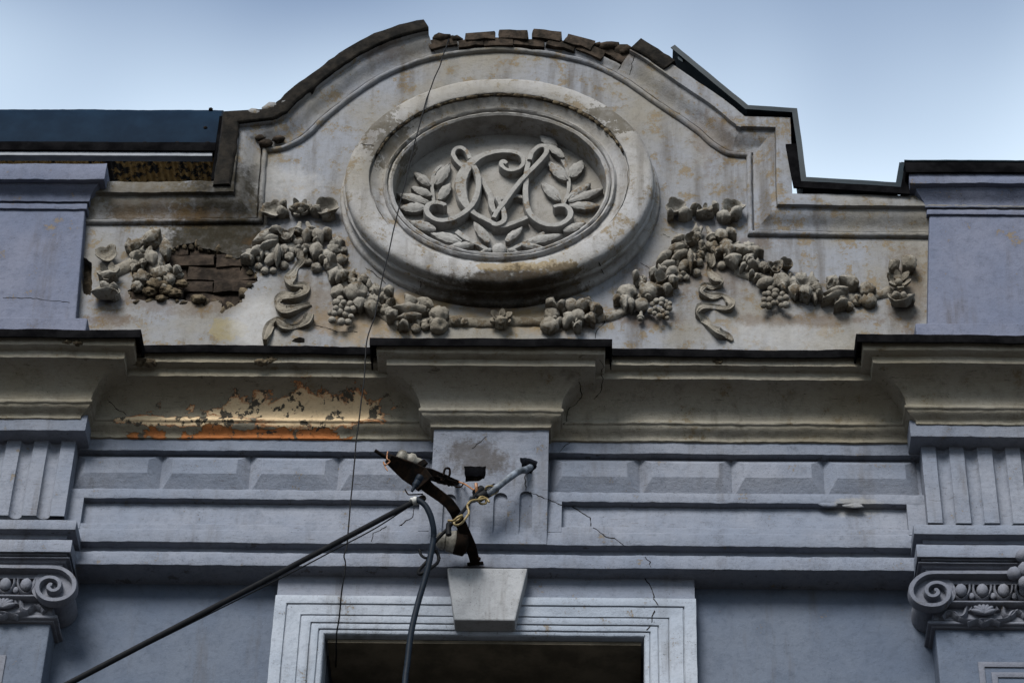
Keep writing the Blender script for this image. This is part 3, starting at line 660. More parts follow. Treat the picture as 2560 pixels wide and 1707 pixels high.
# ---- attic piers with caps
D_P = D_A + .06
def attic_pier(side, face_px, yt, ybase, rows, base_px):
    ex = (xat(face_px[0], 500, D_P) + xat(face_px[1], 745, D_P)) / 2
    far = XL if side < 0 else XR
    b = MB()
    xt, xb_ = xat(face_px[0], 500, D_P), xat(face_px[1], 745, D_P)
    zt_, zb_ = zat(yt, D_P, face_px[0]), zat(ybase + 70, D_P, face_px[1])
    lo, hi = (far, xb_) if side < 0 else (xb_, far); lo2, hi2 = (far, xt) if side < 0 else (xt, far)
    b.add([(lo, -D_P, zb_), (hi, -D_P, zb_), (hi2, -D_P, zt_), (lo2, -D_P, zt_), (lo, .1, zb_), (hi, .1, zb_), (hi2, .1, zt_), (lo2, .1, zt_)],
          [(0, 1, 2, 3), (4, 7, 6, 5), (0, 4, 5, 1), (1, 5, 6, 2), (2, 6, 7, 3), (3, 7, 4, 0)])
    o = b.build('attic_pier', M_PIER, bld, smooth=False)
    bv = o.modifiers.new('soft edges', 'BEVEL'); bv.width = 0.006; bv.segments = 2
    # base strip
    bx = xat(base_px, ybase, D_P + .018); s = MB()
    s.box(min(bx, far), max(bx, far), -(D_P + .018), 0, zat(ybase + 60, D_P, base_px), zat(ybase - 8, D_P + .018, base_px)); so_ = s.build('pier_base', M_PIER, o, smooth=False)
    bv = so_.modifiers.new('soft edges', 'BEVEL'); bv.width = 0.006; bv.segments = 2
    P = [(far, -D_P), (xt, -D_P), (xt, .3)]
    if side < 0: P = P[::-1]
    xr = face_px[0]; zz_ = lambda y, d: zat(y, d, xr)
    y0, y1, y2, y3, y4, y5, y6 = rows      # bottom bead, bead top, cove bottom, cove top, fascia bottom, fascia top
    d = D_P
    pr = [(d - .05, zz_(y0, d)), (d + .004, zz_(y0, d)), (d + .012, zz_(y0 - 4, d + .012)), (d + .012, zz_(y1 + 4, d + .012)), (d + .004, zz_(y1 + 2, d + .004)), (d + .004, zz_(y1, d + .004)),
          (d + .018, zz_(y1 - 3, d + .018)), (d + .020, zz_(y2, d + .02))]
    n = 6
    za, zb2 = zz_(y2, d + .02), zz_(y3, d + .062)
    for i in range(1, n + 1):
        t = i / n; pr.append((d + .020 + .042 * (t - .6 * math.sin(2 * math.pi * t) / (2 * math.pi)), za + (zb2 - za) * t))
    pr += [(d + .066, zz_(y4, d + .09) - .001), (d + .090, zz_(y4, d + .09)), (d + .090, zz_(y5, d + .09)), (d - .05, zz_(y5, d + .09))]
    cap = ubar('pier_cap', P, pr, M_PIER if side > 0 else M_PIER, o, D_P)
    if side > 0:
        zt2 = zz_(y5, d + .09); h = .055
        ubar('pier_flashing', P, [(d - .05, zt2 + .003), (d + .098, zt2 + .003), (d + .098, zt2 - .010), (d + .106, zt2 - .010), (d + .106, zt2 + h), (d - .05, zt2 + h + .01)], M_FLASH, o, D_P, .0015)
        ubar('pier_flashing_edge', P, [(d - .05, zt2 + h + .011), (d + .108, zt2 + h + .003), (d + .110, zt2 + h + .012), (d - .05, zt2 + h + .021)], M_TEAL, o, D_P, .0015)
    return o
attic_pier(-1, (192, 178), 480, 738, (484, 466, 451, 420, 412, 376, 0), 200)
attic_pier(1, (2136, 2122), 490, 750, (496, 479, 470, 430, 420, 397, 0), 2103)

# ---- medallion
def oval(w, n=144):  # ellipse path (clockwise so that the left normal points outward)
    return [(MX + (RXo - w) * math.cos(-2 * math.pi * i / n), MZ + (RZo - w) * math.sin(-2 * math.pi * i / n)) for i in range(n)]
prm = [(-.02, D_A - .02), (.030, D_A - .02), (.030, D_A + .018), (.022, D_A + .030), (.010, D_A + .034), (.004, D_A + .042), (.004, D_A + .060), (.012, D_A + .072), (.010, D_A + .084), (.002, D_A + .09),
       (.001, D_A + .120), (-.003, D_A + .136), (-.012, D_A + .146), (-.028, D_A + .151), (-.060, D_A + .153), (-.106, D_A + .152), (-.112, D_A + .148), (-.113, D_A + .122), (-.122, D_A + .122)]
prm += [(-.122 - .052 * i / 6, D_A + .130 - .036 * math.sin(math.pi / 2 * i / 6)) for i in range(0, 7)]
prm += [(-.175, D_A + .108), (-.184, D_A + .117), (-.193, D_A + .110), (-.196, D_A + .092), (-.199, D_A + .092), (-.201, D_A + .104), (-.210, D_A + .110), (-.220, D_A + .102), (-.226, D_A - .05), (-.20, D_A - .05), (-.10, D_A - .03)]
ring_path = [Vector(p) for p in oval(0)]
v, f = sweep(ring_path, prm, elev, closed=True)
med = mesh_obj('medallion', v, f, M_RING, bld, amp=.003)
D_M = D_A - .022
iv = [(MX + (RXo - .215) * math.cos(2 * math.pi * i / 72), -D_M, MZ + (RZo - .215) * math.sin(2 * math.pi * i / 72)) for i in range(72)]
for k in range(64):
    a = R(18 + 146 * (k + rng.random()) / 64); rx_, rz_ = RXo - .113, RZo - .113
    me = lump_mesh('chipped_edge', rng.uniform(.007, .016), .5, 2.5, 2, (1.6, .7, .8), k); me.materials.append(M_ROUGH if k % 3 else M_MORTAR)
    o = bpy.data.objects.new('chipped_edge', me); col.objects.link(o); o.parent = med; o.location = (MX + rx_ * math.cos(a), -(D_A + .136), MZ + rz_ * math.sin(a)); o.rotation_euler = (0, -(a - math.pi / 2), 0)
mesh_obj('medallion_panel', iv, [tuple(range(72))], M_PANEL, med, smooth=False)

# ---- relief pieces
def leaf(name, b_, t_, wpx, d, parent, mat, crop, lift=.03, thick=.02, lobes=0, bend=0.0, n=13, m=7, tipup=0.0):
    Bp, Tp = U(crop(*b_), d), U(crop(*t_), d); e1 = Tp - Bp; L = e1.length; e1.normalize()
    e3 = Vector((0, -1, 0)); e2 = e3.cross(e1).normalized(); w = wpx * crop.s / PPM / 2
    V = []; sd_ = rng.uniform(0, 60); fold = rng.uniform(.25, .75); sk = rng.uniform(-.35, .35)
    for i in range(n):
        s = i / (n - 1); hw = w * 1.08 * (math.sin(math.pi * min(1, s * .95 + .05)) ** .85) * (1.12 - .35 * s) + w * .03
        if lobes: hw *= 1 + .34 * math.sin(s * math.pi * lobes * 2 + .5)
        hw *= 1 + .07 * math.sin(s * 26 + sd_)
        for j in range(m):
            t = -1 + 2 * j / (m - 1); at = abs(t)
            z_ = thick + lift * math.sin(math.pi * (s * .8 + .12)) * (1 - .75 * at ** 1.6 + sk * t * .6) + tipup * s * s
            z_ -= fold * .35 * w * math.exp(-(t / .22) ** 2) * (1 - .5 * s)
            z_ += .06 * w * math.sin(s * 22 - at * 5) * at
            q = Bp + e1 * (s * L) + e2 * (t * hw + bend * L * math.sin(math.pi * s)) + e3 * z_
            V.append(q + (noise.noise_vector(q * 60 + Vector((sd_, 0, 0))) * .003 + noise.noise_vector(q * 150) * .0016))
    Fc = [(i * m + j, i * m + j + 1, (i + 1) * m + j + 1, (i + 1) * m + j) for i in range(n - 1) for j in range(m - 1)]
    rim = [i * m for i in range(n)] + [(n - 1) * m + j for j in range(1, m)] + [i * m + m - 1 for i in range(n - 2, -1, -1)] + [j for j in range(m - 2, 0, -1)]
    k = len(V); cen = (Bp + Tp) / 2
    for r_ in rim:                                     # undercut side
        q = V[r_].copy(); q.y = -(d - .004); ax_ = Bp + e1 * (q - Bp).dot(e1); ax_.y = q.y; V.append(q.lerp(ax_, .30))
    nr = len(rim)
    Fc += [(rim[i], rim[(i + 1) % nr], k + (i + 1) % nr, k + i) for i in range(nr)]
    return mesh_obj(name, V, Fc, mat, parent, ang=40)
def stroke(name, pts, wpx, d, parent, mat, crop, h=.035, n=5, depths=None, flat=.6, sec=None):
    """raised band of plaster that follows a traced line; wpx is one width or one per point"""
    ws = wpx if isinstance(wpx, (list, tuple)) else [wpx] * len(pts)
    dp = depths if depths else [0] * len(pts)
    P = catmull([Vector((U(crop(*p), d + .03 + dp[i]).x, U(crop(*p), d + .03 + dp[i]).z, ws[i] * crop.s / PPM / 2)) for i, p in enumerate(pts)], n)
    Dp = catmull([Vector((x, 0, 0)) for x in dp], n)
    # cross-section (t across, height)
    sec = sec or [(-1, 0), (-1.0, flat * 1.3), (-.80, .98), (0, 1.0), (.80, .98), (1.0, flat * 1.3), (1, 0)]
    V = []; N = len(P); m = len(sec)
    for i in range(N):
        a = P[max(0, i - 1)]; c = P[min(N - 1, i + 1)]; t = Vector((c.x - a.x, c.y - a.y)); t.normalize() if t.length > 0 else None
        nn = Vector((-t.y, t.x)); w = P[i].z
        for (s, hh) in sec:
            dep = d - .004 if hh == 0 else d + h * hh + Dp[i].x
            q = Vector((P[i].x + nn.x * s * w, -dep, P[i].y + nn.y * s * w)); V.append(q + noise.noise_vector(q * 45) * .0018)
    Fc = [(i * m + j, i * m + j + 1, (i + 1) * m + j + 1, (i + 1) * m + j) for i in range(N - 1) for j in range(m - 1)]
    Fc += [tuple(range(m)), tuple((N - 1) * m + j for j in range(m))]
    return mesh_obj(name, V, Fc, mat, parent, ang=50)
def lf(*a, **k): return leaf('leaf', *a, **k)
# monogram
mono = stroke('monogram', [(1205, 372), (1165, 350), (1150, 385), (1190, 425), (1250, 440), (1320, 420), (1368, 365), (1350, 300), (1280, 262), (1180, 252), (1060, 264), (960, 296),
                           (865, 358), (795, 440), (758, 530), (755, 620), (778, 720), (825, 800), (890, 860), (970, 905), (1060, 950), (1140, 985), (1230, 968), (1330, 930), (1405, 900)],
              [50, 60, 55, 48, 46, 46, 50, 55, 58, 60, 66, 80, 105, 128, 135, 130, 110, 80, 64, 60, 60, 62, 60, 55, 50], D_M, med, M_LETTER, Mc, .050)
ml = lambda pts, w, h, **k: stroke('letter_stroke', pts, w, D_M, med, M_LETTER, Mc, h, **k)
ml([(845, 320), (815, 255), (765, 215), (705, 220), (678, 270), (705, 330), (760, 385), (800, 430)], 52, .046)
ml([(880, 410), (915, 480), (928, 580), (912, 690), (865, 790), (780, 870), (680, 925), (560, 945), (470, 915), (420, 855), (435, 795), (505, 768), (585, 785), (600, 800)], [60, 64, 66, 66, 66, 64, 62, 62, 64, 66, 66, 60, 52, 44], .060)
ml([(945, 490), (1000, 590), (1045, 680), (1055, 760), (1080, 835)], [50, 58, 70, 70, 50], .040)
ml([(1428, 360), (1450, 290), (1520, 228), (1580, 228), (1594, 280), (1545, 350), (1440, 460), (1335, 570), (1255, 670), (1190, 760), (1120, 850), (1075, 925)], 58, .066)
ml([(1418, 345), (1400, 450), (1392, 560), (1388, 680), (1402, 790), (1440, 880), (1520, 948), (1620, 983), (1730, 972), (1810, 915), (1828, 850), (1790, 800), (1720, 790), (1660, 805)], [58, 60, 62, 64, 64, 64, 62, 60, 62, 64, 64, 58, 50, 44], .055)
ml([(1030, 690), (1150, 696), (1290, 672), (1395, 684)], 48, .034)
ml([(1105, 715), (1145, 790), (1178, 870), (1175, 950), (1110, 985), (1060, 980)], [44, 56, 60, 62, 60, 50], .062)
# laurel
st = lambda pts, w, h=.026: stroke('laurel_stem', pts, w, D_M, med, M_LETTER, Mc, h)
st([(500, 790), (482, 660), (470, 550), (488, 440), (545, 372), (590, 370)], 40); st([(1735, 790), (1795, 650), (1812, 520), (1782, 370), (1715, 240)], 42)
st([(1040, 1205), (930, 1140), (820, 1085), (710, 1010)], [50, 46, 60, 70], .03); st([(1205, 1205), (1320, 1150), (1450, 1085), (1570, 1020)], [50, 46, 46, 40], .03)
for b_, t_, w in (((505, 600), (655, 390), 105), ((455, 610), (295, 475), 85), ((545, 745), (660, 580), 95), ((470, 710), (265, 625), 85), ((440, 775), (125, 690), 95), ((405, 825), (150, 830), 115),
                  ((510, 1045), (245, 960), 95), ((760, 1155), (460, 1075), 110), ((880, 1185), (610, 1215), 75), ((1032, 1165), (880, 965), 95), ((1198, 1155), (1360, 1015), 85),
                  ((1390, 1165), (1750, 1090), 95), ((1345, 1185), (1590, 1225), 70), ((1760, 1055), (1975, 975), 95), ((1060, 1235), (930, 1272), 50), ((1210, 1235), (1320, 1275), 50),
                  ((1760, 335), (1580, 185), 90), ((1690, 225), (1525, 125), 110), ((1790, 555), (1608, 375), 110), ((1828, 525), (1952, 360), 115), ((1725, 755), (1540, 575), 105),
                  ((1805, 745), (2025, 590), 95), ((1810, 765), (2150, 640), 95), ((1820, 805), (2125, 810), 100)):
    lf(b_, t_, w * 1.08, D_M, med, M_LETTER, Mc, lift=.016, thick=.030)
lump_obj('laurel_knot', Mc(1130, 1205), D_M + .02, .038, med, M_LETTER, .15, (1, .8, 1.1))

# fruit, flowers, ribbon of the festoons
def ball(name, p, rpx, parent, crop, out=.26, amp=.06, sq=(1, .9, 1), mat=None, sub=2, fq=2.0, rot=0.0):
    r = rpx * crop.s / PPM
    return lump_obj(name, crop(*p), D_A + r * out + .008, r, parent, mat or M_ORN, amp, sq, sub, fq, rot)
def tube_core(name, pts, rpx, parent, crop, mat, out=.3):
    P = catmull([Vector(U(crop(*p), D_A + .012)) for p in pts], 5); rr = rpx * crop.s / PPM; V = []; m = 9
    for i, p in enumerate(P):
        a = P[max(0, i - 1)]; c = P[min(len(P) - 1, i + 1)]; t = (c - a).normalized(); e3 = Vector((0, -1, 0)); e2 = e3.cross(t).normalized()
        for k in range(m):
            an = math.pi * (k / (m - 1)); r = rr * (1 + .35 * noise.noise(p * 17 + Vector((k * .4, 0, 0))))
            q = p + e2 * (math.cos(an) * r) + e3 * (math.sin(an) * r * .8 - .016); V.append(q + noise.noise_vector(q * 50) * .004)
    n = len(P); Fc = [(i * m + k, i * m + k + 1, (i + 1) * m + k + 1, (i + 1) * m + k) for i in range(n - 1) for k in range(m - 1)]
    Fc += [tuple(range(m)), tuple((n - 1) * m + k for k in range(m))]
    return mesh_obj(name, V, Fc, mat, parent, ang=70)
def flower(p, rpx, parent, crop, petals=5, cup=.6, ballr=.36, name='flower', squash=1.0):
    c = U(crop(*p), D_A + .03); r = rpx * crop.s / PPM; V, Fc = [], []; n, m = 6, 5; ph = rng.uniform(0, 1)
    for k in range(petals):
        a0 = 2 * math.pi * (k + ph) / petals
        base = len(V)
        for i in range(n):
            s = i / (n - 1); rad = r * (.18 + .82 * s); hw = (.9 * math.pi / petals) * (math.sin(math.pi * (.15 + .75 * s)) ** .6)
            for j in range(m):
                t = -1 + 2 * j / (m - 1); an = a0 + t * hw
                z_ = r * cup * (s ** 1.5) * (1 - .25 * t * t) + r * .12 * math.sin(k * 2.1 + s * 3)
                rr = rad * (1 - .12 * t * t * s)
                q = c + Vector((math.cos(an) * rr, -(z_), math.sin(an) * rr * squash)); V.append(q + noise.noise_vector(q * 55) * .003)
        # thickness: back sheet
        for i in range(n * m):
            q = V[base + i]; V.append(q + Vector((0, .5 * r * .5 + .004, 0)) * (1 if True else 0))
        bk = base + n * m
        for i in range(n - 1):
            for j in range(m - 1):
                Fc.append((base + i * m + j, base + i * m + j + 1, base + (i + 1) * m + j + 1, base + (i + 1) * m + j))
        rim = [i * m for i in range(n)] + [(n - 1) * m + j for j in range(1, m)] + [i * m + m - 1 for i in range(n - 2, -1, -1)] + [j for j in range(m - 2, 0, -1)]
        for i in range(len(rim)):
            a, b = rim[i], rim[(i + 1) % len(rim)]; Fc.append((base + a, base + b, bk + b, bk + a))
    o = mesh_obj(name, V, Fc, M_ORN, parent, ang=60)
    if ballr: lump_obj('flower_centre', crop(*p), D_A + .03 + r * .25, r * ballr, parent, M_ORN, .05, (1, 1, 1))
    return o
def loop_ring(p, rpx, parent, crop, depth=.05, lob=3, name='ribbon_loop', sx=1.0, sz=.95, tilt=0.0):
    c = U(crop(*p), D_A + .012); r = rpx * crop.s / PPM; V = []; n = 40; ph = rng.uniform(0, 6); k5 = lob + 2
    prof = [(.50, -.02), (.72, .25), (.92, .75), (1.04, 1.0), (1.0, 1.08), (.90, 1.02), (.74, .70), (.52, .40), (.28, .25), (.06, .22)]
    m = len(prof); ct, st_ = math.cos(tilt), math.sin(tilt)
    for i in range(n):
        a = 2 * math.pi * i / n; pet = abs(math.sin(k5 * a / 2 + ph)) ** .45; k = .80 + .26 * pet
        for (w, z_) in prof:
            zz = z_ * depth * .72 * (1 + .30 * math.sin(2 * a + ph + 1) + .25 * (pet - .6) * w)
            kk = 1 + (k - 1) * min(1, w * 1.2)
            x_, y_ = math.cos(a) * r * w * kk * sx, math.sin(a) * r * w * kk * sz
            y2, z2 = y_ * ct + zz * st_, -y_ * st_ + zz * ct
            q = c + Vector((x_, -z2 - .01 * (1 if tilt else 0), y2)); V.append(q + noise.noise_vector(q * 50) * .003)
    Fc = [(i * m + j, i * m + j + 1, ((i + 1) % n) * m + j + 1, ((i + 1) % n) * m + j) for i in range(n) for j in range(m - 1)]
    Fc.append(tuple(i * m + m - 1 for i in range(n)))
    return mesh_obj(name, V, Fc, M_ORN, parent, ang=60)
def bell(b_, t_, w, parent, crop):
    Bp, Tp = U(crop(*b_), D_A + .03), U(crop(*t_), D_A + .03); e1 = (Tp - Bp); L = e1.length; e1.normalize(); e3 = Vector((0, -1, 0)); e2 = e3.cross(e1).normalized(); r = w * crop.s / PPM / 2
    V = []; prof = [(0, .35), (.3, .5), (.6, .62), (.7, 1.05), (.82, 1.1), (.9, .8), (1.05, .7), (1.05, .1)]; n = 12
    for s, k in prof:
        for i in range(n):
            a = 2 * math.pi * i / n; V.append(Bp + e1 * s * L + (e2 * math.cos(a) + e3 * math.sin(a)) * r * k)
    Fc = [(i * n + j, i * n + (j + 1) % n, (i + 1) * n + (j + 1) % n, (i + 1) * n + j) for i in range(len(prof) - 1) for j in range(n)]
    return mesh_obj('bell_husk', V, Fc, M_ORN, parent, ang=50)
def lumps(parent, crop, items, name='fruit', amp=.20, **k):
    for (x, y, r) in items: ball(name, (x, y), r, parent, crop, amp=amp, **k)
def grapes(parent, crop, pts, r):
    me = lump_mesh('grape', r * crop.s / PPM, .06, 2.0, 2, (1, 1, 1.05), 4); me.materials.append(M_ORN)
    for i, p in enumerate(pts):
        o = bpy.data.objects.new('grape', me); col.objects.link(o); o.parent = parent
        k = 1 + .18 * math.sin(i * 2.3); o.scale = (k, k, k); o.rotation_euler = (i, i * 2, i * .7)
        o.location = U(crop(*p), D_A + .028 + .018 * ((i * 7) % 3) / 2)
def leaves(parent, crop, items, **k):
    for it in items:
        lob = it[3] if len(it) > 3 else 0
        lf(it[0], it[1], it[2] * 1.15, D_A, parent, M_ORN, crop, lift=.032, thick=.034 + .020 * rng.random(), lobes=lob, tipup=rng.uniform(-.012, .020), **k)
def ribbon(parent, crop, pts, w, h=.026):
    n = len(pts); dp = [.020 * math.sin(i * 1.9 + 1) for i in range(n)]
    ws = [w * (1 + .38 * math.sin(i * 2.6)) for i in range(n)]; ws[-1] *= .6
    return stroke('ribbon', pts, ws, D_A, parent, M_ORN, crop, h, depths=dp, sec=[(-.8, 0), (-1.0, .85), (-.92, 1.02), (-.45, .70), (0, .86), (.45, .66), (.92, .96), (1.0, .8), (.8, 0)])
def fringe(parent, crop, path, n, reach, l0=60, l1=110, seed=1):
    """small leaves that look out from under the fruit along a festoon"""
    r_ = random.Random(seed); P = catmull([Vector(p) for p in path], 8)
    for k in range(n):
        i = int((k + r_.random()) / n * (len(P) - 2)); p = P[i]; t = (P[i + 1] - P[i]).normalized(); nn = Vector((-t.y, t.x)) * (1 if k % 2 else -1)
        dirv = (nn + t * r_.uniform(-.9, .9)).normalized(); L = r_.uniform(l0, l1); b_ = p + nn * reach * r_.uniform(.1, .7); e_ = b_ + dirv * L
        lf(tuple(b_), tuple(e_), L * r_.uniform(.55, .95), D_A, parent, M_ORN, crop, lift=r_.uniform(.014, .030), thick=r_.uniform(.012, .034), lobes=r_.choice((0, 0, 1, 2)), tipup=r_.uniform(-.008, .024))
# right bow and festoons
fest_r = tube_core('festoon', [(1230, 480), (1120, 600), (1000, 760), (880, 860), (720, 960), (560, 1090), (380, 1190), (180, 1240)], 62, bld, R1, M_ORN)
fest_r['label'] = 'festoon right of the medallion with pear, grapes and ribbon bow'
loop_ring((985, 190), 105, fest_r, R1); flower((1262, 195), 92, fest_r, R1, 6, .55, .42); loop_ring((1540, 190), 100, fest_r, R1, sx=1.15)
leaves(fest_r, R1, [((1000, 280), (1140, 270), 80), ((940, 260), (900, 300), 70), ((1180, 262), (1350, 262), 60), ((1380, 270), (1520, 320), 90), ((1620, 240), (1500, 300), 80), ((1130, 200), (1180, 230), 90), ((1390, 190), (1330, 215), 90)])
bell((1232, 345), (1160, 470), 110, fest_r, R1); bell((1285, 345), (1340, 470), 110, fest_r, R1)
leaves(fest_r, R1, [((1060, 490), (930, 560), 80), ((1070, 570), (880, 640), 95), ((1090, 625), (915, 735), 75), ((1115, 640), (1125, 820), 50), ((930, 650), (780, 745), 80), ((970, 740), (810, 795), 75),
                    ((980, 790), (880, 880), 85), ((1380, 440), (1480, 540), 110), ((1460, 545), (1500, 710), 120, 2), ((1530, 600), (1700, 660), 90), ((1670, 610), (1835, 655), 85, 2), ((1470, 620), (1355, 660), 90, 1),
                    ((1520, 690), (1560, 790), 130, 1), ((1650, 690), (1740, 740), 100, 2), ((1470, 440), (1570, 520), 70)])
loop_ring((1130, 515), 72, fest_r, R1, .055, 1, 'flower_cup'); lumps(fest_r, R1, [(1228, 552, 52), (1335, 530, 66), (1575, 538, 52)]); lumps(fest_r, R1, [(1130, 610, 42), (1207, 632, 44), (1205, 692, 46), (1010, 842, 42), (1080, 838, 36), (1182, 792, 46), (1430, 722, 46)], 'berry')
lumps(fest_r, R1, [(1690, 545, 62), (1880, 740, 50)], 'blossom', .5, fq=5)
ball('bud', (1055, 725), 66, fest_r, R1, .8, .12, (.75, .8, 1.25), fq=7, rot=.35)
lumps(fest_r, R1, [(632, 885, 62), (715, 975, 100)]); loop_ring((838, 892), 70, fest_r, R1, .06, 2, 'flower_cup'); ball('blossom', (500, 992), 92, fest_r, R1, .6, .5, fq=5); ball('pear', (640, 1108), 78, fest_r, R1, .7, .05, (.95, .9, 1.0))
bell((640, 1165), (630, 1250), 70, fest_r, R1)
leaves(fest_r, R1, [((740, 880), (770, 800), 70), ((890, 930), (1000, 935), 95), ((840, 990), (950, 1020), 80), ((470, 1070), (490, 1210), 90, 1), ((430, 1080), (370, 1130), 80), ((520, 1120), (550, 1210), 70), ((600, 860), (570, 920), 60), ((200, 1160), (160, 1260), 100, 1)])
grapes(fest_r, R1, [(750, 1100), (790, 1070), (835, 1095), (875, 1120), (915, 1140), (775, 1140), (810, 1160), (850, 1170), (890, 1190), (730, 1170), (770, 1190), (815, 1215), (860, 1215), (895, 1235), (840, 1060), (880, 1080), (920, 1095)], 30)
ribbon(fest_r, R1, [(1318, 590), (1325, 680), (1303, 750), (1360, 825), (1425, 865), (1350, 915), (1260, 905), (1232, 955), (1330, 1005), (1450, 1005), (1515, 1065), (1470, 1125), (1350, 1112), (1235, 1105), (1190, 1165), (1255, 1235), (1310, 1295), (1400, 1345), (1480, 1395), (1535, 1440)], 78)
fest_e = tube_core('festoon', [(150, 760), (260, 790), (430, 850), (600, 920), (800, 960), (950, 1030), (1150, 1050), (1400, 1020), (1580, 990), (1680, 950)], 62, bld, R2, M_ORN)
fest_e['label'] = 'short festoon running to the right attic pier'
lumps(fest_e, R2, [(390, 842, 48), (600, 880, 96), (700, 890, 66)]); loop_ring((540, 775), 78, fest_e, R2, .055, 1, 'flower_cup'); loop_ring((640, 755), 72, fest_e, R2, .05, 2, 'flower_cup'); loop_ring((815, 945), 74, fest_e, R2, .06, 1, 'flower_cup'); ball('pear', (445, 890), 72, fest_e, R2, .7, .06, (1.35, .9, .8), rot=-.4)
lumps(fest_e, R2, [(425, 735, 55), (790, 845, 58), (910, 945, 44), (1440, 965, 84), (720, 905, 60)], 'blossom', .45, fq=5); lumps(fest_e, R2, [(1262, 1122, 50), (1345, 1082, 44)], 'berry'); ball('fruit', (1460, 1070), 80, fest_e, R2)
grapes(fest_e, R2, [(495, 950), (545, 975), (438, 1000), (472, 1002), (537, 1012), (430, 1055), (482, 1058), (612, 1002), (592, 1048), (642, 1038), (527, 1086), (430, 1110), (477, 1116), (600, 1112), (645, 1106), (570, 1085)], 33)
leaves(fest_e, R2, [((730, 960), (730, 1085), 110), ((810, 1000), (860, 1110), 115), ((1150, 960), (1040, 890), 90, 2), ((1350, 975), (1160, 905), 90, 1), ((1250, 1015), (1010, 1050), 70), ((1240, 1020), (990, 1135), 55), ((1240, 1135), (1110, 1195), 60, 1), ((940, 1040), (1000, 1090), 60), ((270, 760), (370, 800), 60)])
ball('bud', (1130, 1020), 48, fest_e, R2, .9, .12, (1.9, .8, .8), fq=8)
flower((1750, 885), 125, fest_e, R2, 6, .62, .32); loop_ring((1770, 1140), 128, fest_e, R2, .06, 2, 'flower_cup', 1.0, .8, .75)
leaves(fest_e, R2, [((1800, 800), (1900, 730), 150), ((1740, 790), (1650, 740), 120), ((1790, 1120), (1790, 1050), 80), ((1840, 1120), (1890, 1080), 90), ((1730, 1130), (1700, 1070), 90)])

# centre of the long festoon
fest_c = tube_core('festoon', [(-60, 1260), (120, 1270), (350, 1260), (560, 1265), (760, 1268), (990, 1262), (1180, 1255), (1400, 1262), (1600, 1250), (1780, 1240), (1960, 1220)], 60, bld, CC, M_ORN)
fest_c['label'] = 'middle of the long festoon under the medallion, with a rose'
flower((990, 1245), 120, fest_c, CC, 6, .35, 0, 'rose'); flower((985, 1240), 78, fest_c, CC, 5, .75, .4, 'rose')
leaves(fest_c, CC, [((930, 1330), (1060, 1330), 90)])
lumps(fest_c, CC, [(1470, 1315, 96), (1490, 1205, 78), (540, 1265, 52), (630, 1275, 44), (570, 1245, 40)]); ball('pine_cone', (1680, 1115), 78, fest_c, CC, .8, .22, fq=9, sub=3)
leaves(fest_c, CC, [((1700, 1245), (1610, 1360), 115, 1), ((1690, 1230), (1800, 1320), 120), ((1840, 1260), (1910, 1345), 100, 1), ((1720, 1350), (1770, 1390), 90), ((1720, 1200), (1870, 1160), 100), ((1830, 1170), (1860, 1080), 70, 1), ((1560, 1160), (1600, 1200), 90), ((1880, 1250), (1990, 1190), 60), ((1440, 1130), (1540, 1200), 80, 1)])
lumps(fest_c, CC, [(1545, 1160, 42), (1780, 1245, 60)], 'berry')
lumps(fest_c, L2, [(1880, 1338, 48), (1972, 1318, 44)], 'berry'); lumps(fest_c, L2, [(2105, 1310, 95), (2270, 1265, 55)]); ball('blossom', (2110, 1210), 95, fest_c, L2, .5, .4, fq=4)
leaves(fest_c, L2, [((1860, 1170), (1775, 1060), 95, 1), ((2050, 1190), (1890, 1095), 95), ((1700, 1240), (1600, 1300), 90), ((1990, 1210), (1660, 1210), 90, 2), ((1940, 1260), (1680, 1300), 70), ((1800, 1340), (1720, 1385), 70, 1), ((1640, 1200), (1600, 1290), 80)])

# left bow and festoons
fest_l = tube_core('festoon', [(300, 640), (420, 560), (600, 540), (780, 520), (960, 600), (1100, 720), (1180, 900), (1320, 1040), (1500, 1130), (1640, 1240)], 66, bld, L2, M_ORN)
fest_l['label'] = 'festoon left of the medallion with pomegranate, grapes and ribbon bow'
loop_ring((470, 215), 108, fest_l, L2); flower((750, 172), 118, fest_l, L2, 6, .5, .36); loop_ring((1020, 195), 118, fest_l, L2, .055, 2)
leaves(fest_l, L2, [((560, 160), (620, 190), 80), ((520, 230), (640, 250), 90), ((660, 215), (860, 215), 70), ((880, 200), (930, 260), 100), ((960, 270), (1090, 270), 90)])
bell((745, 300), (715, 405), 110, fest_l, L2); bell((815, 300), (855, 400), 110, fest_l, L2)
leaves(fest_l, L2, [((520, 430), (280, 560), 110), ((540, 510), (350, 545), 85), ((530, 545), (335, 640), 60), ((540, 590), (520, 770), 60), ((300, 680), (165, 700), 100, 1), ((560, 430), (450, 480), 70), ((380, 600), (250, 690), 80),
                    ((900, 420), (960, 540), 100), ((830, 420), (800, 540), 80), ((930, 560), (880, 700), 110), ((830, 580), (790, 640), 80), ((1050, 560), (1190, 530), 100, 2), ((1020, 720), (1110, 720), 90, 1), ((980, 420), (1060, 490), 80)])
loop_ring((622, 455), 80, fest_l, L2, .055, 1, 'flower_cup'); lumps(fest_l, L2, [(725, 495, 60), (1150, 665, 64), (640, 635, 50)]); ball('bud', (460, 660), 68, fest_l, L2, .8, .12, (.8, .8, 1.25), fq=7, rot=.5)
lumps(fest_l, L2, [(590, 550, 44), (662, 582, 44), (590, 722, 46), (400, 772, 40), (480, 770, 36), (340, 730, 40)], 'berry'); lumps(fest_l, L2, [(1090, 560, 76), (1010, 625, 66), (905, 745, 54), (1040, 725, 58), (1165, 575, 44), (820, 690, 42)], 'blossom', .45, fq=5)
